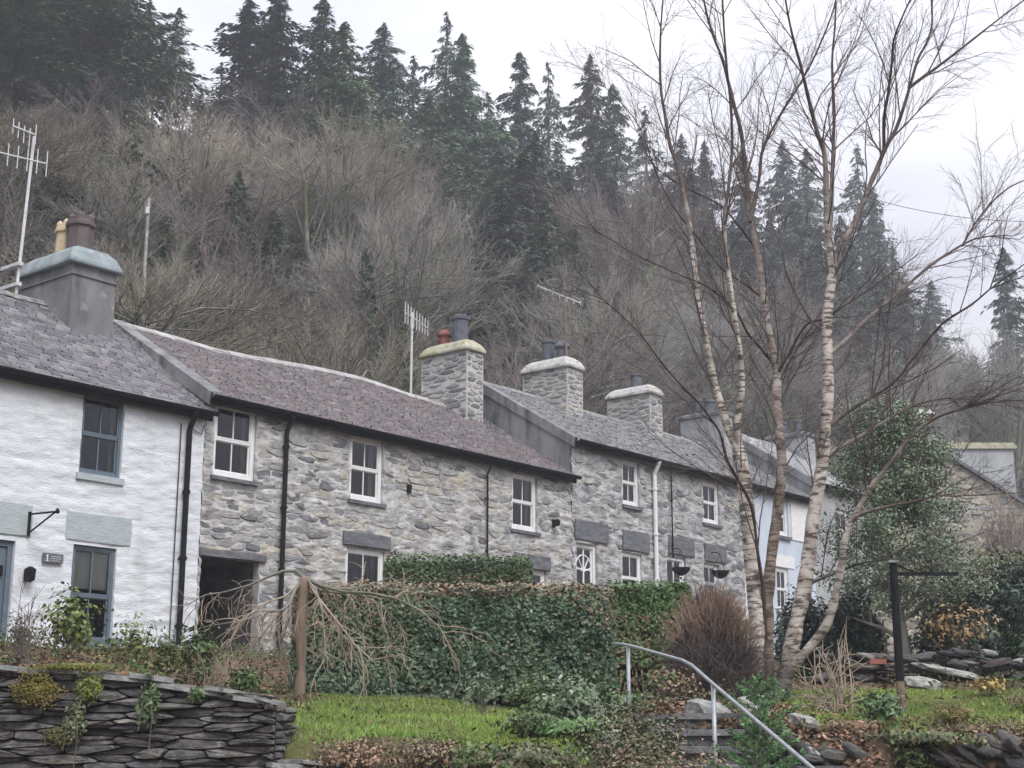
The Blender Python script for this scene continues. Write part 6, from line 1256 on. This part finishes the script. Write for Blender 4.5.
n = 18000; X = rng.uniform(1.2, 6.5, n); Y = rng.uniform(11.6, 16, n); P = np.stack([X, Y, ground(X, Y) + .015], 1); k = rng.random(n) > .8 * lawn_mask(X, Y); P = P[k]; n = len(P)
V, F, C = leaf_quads(P, np.tile([0, 0, 1.0], (n, 1)), .06, .035, pal_cols([(.22,.12,.08),(.28,.17,.11),(.16,.10,.07),(.32,.22,.15),(.12,.08,.06)], n, rng), rng); tag(obj('leaf_litter', V, F, M['leafdull'], C=C), 'thick reddish brown leaf litter on the right garden bank', 'leaf litter', kind='stuff')
# low weeds over the bare soil
n = 26000; cx_ = rng.uniform(-9, 9, 330); cy_ = rng.uniform(12.5, 27, 330); i = rng.integers(330, size=n); X = cx_[i] + rng.normal(0, .22, n); Y = cy_[i] + rng.normal(0, .22, n); k = rng.random(n) > .9 * lawn_mask(X, Y); k &= Y > front_edge(X) + .2; k &= to_row(X, Y)[1] < -.25; X, Y, i = X[k], Y[k], i[k]; n = len(X)
P = np.stack([X, Y, ground(X, Y) + np.abs(rng.normal(0, .10, n))], 1); pw = np.array([(.05,.085,.025),(.09,.11,.04),(.13,.12,.06),(.07,.12,.04),(.14,.10,.06)])
V, F, C = leaf_quads(P, rng.normal(0, .4, (n, 3)) + [0, -.3, .8], .06, .03, pw[i % 5] * rng.uniform(.7, 1.3, (n, 1)), rng); tag(obj('garden_weeds', V, F, M['leafdull'], C=C), 'low weeds and ground cover over the garden soil', 'ground cover', kind='stuff')

# ------------------------------------------------------------------ faint smoke from the last stone chimney
q = MB(); t_s, z_s = fac(648, 372, 2.9); p = row(t_s, 2.9, z_s); path = []; rad = []
for k in np.linspace(0, 1, 14): path.append(p + np.array([1.9 * k ** .8 + .12 * math.sin(k * 9), .8 * k, 1.9 * k ** .9])); rad.append((.10 + 1.0 * k ** .9) * (1 + .22 * math.sin(k * 17)) * (1 if k < .97 else .55))
q.tube(path, rad, 14); sm_ = tag(q.build('chimney_smoke', None, smooth=True), 'faint bluish smoke drifting right from the last stone chimney', 'smoke', kind='stuff')
m = bpy.data.materials.new('smoke'); m.use_nodes = True; t = m.node_tree; t.nodes.clear(); o = t.nodes.new('ShaderNodeOutputMaterial'); v = t.nodes.new('ShaderNodeVolumePrincipled'); v.inputs['Color'].default_value = (.80, .86, .95, 1); v.inputs['Density'].default_value = .07; t.links.new(v.outputs[0], o.inputs['Volume']); sm_.data.materials.append(m)
# ------------------------------------------------------------------ damp winter air
q = MB(); q.box((gx[0] - 20, gy[0] - 20, -2.0), (gx[-1] + 20, gy[-1] + 20, float(GZ.max()) + 32.0))
hz = tag(q.build('haze', None), 'thin pale winter haze hanging over the wooded valley', 'haze', kind='stuff')
m = bpy.data.materials.new('haze_air'); m.use_nodes = True; t = m.node_tree; t.nodes.clear(); o = t.nodes.new('ShaderNodeOutputMaterial'); v = t.nodes.new('ShaderNodeVolumePrincipled')
v.inputs['Color'].default_value = (.86, .89, .96, 1); v.inputs['Density'].default_value = .0014; v.inputs['Anisotropy'].default_value = 0.0
t.links.new(v.outputs[0], o.inputs['Volume']); hz.data.materials.append(m)
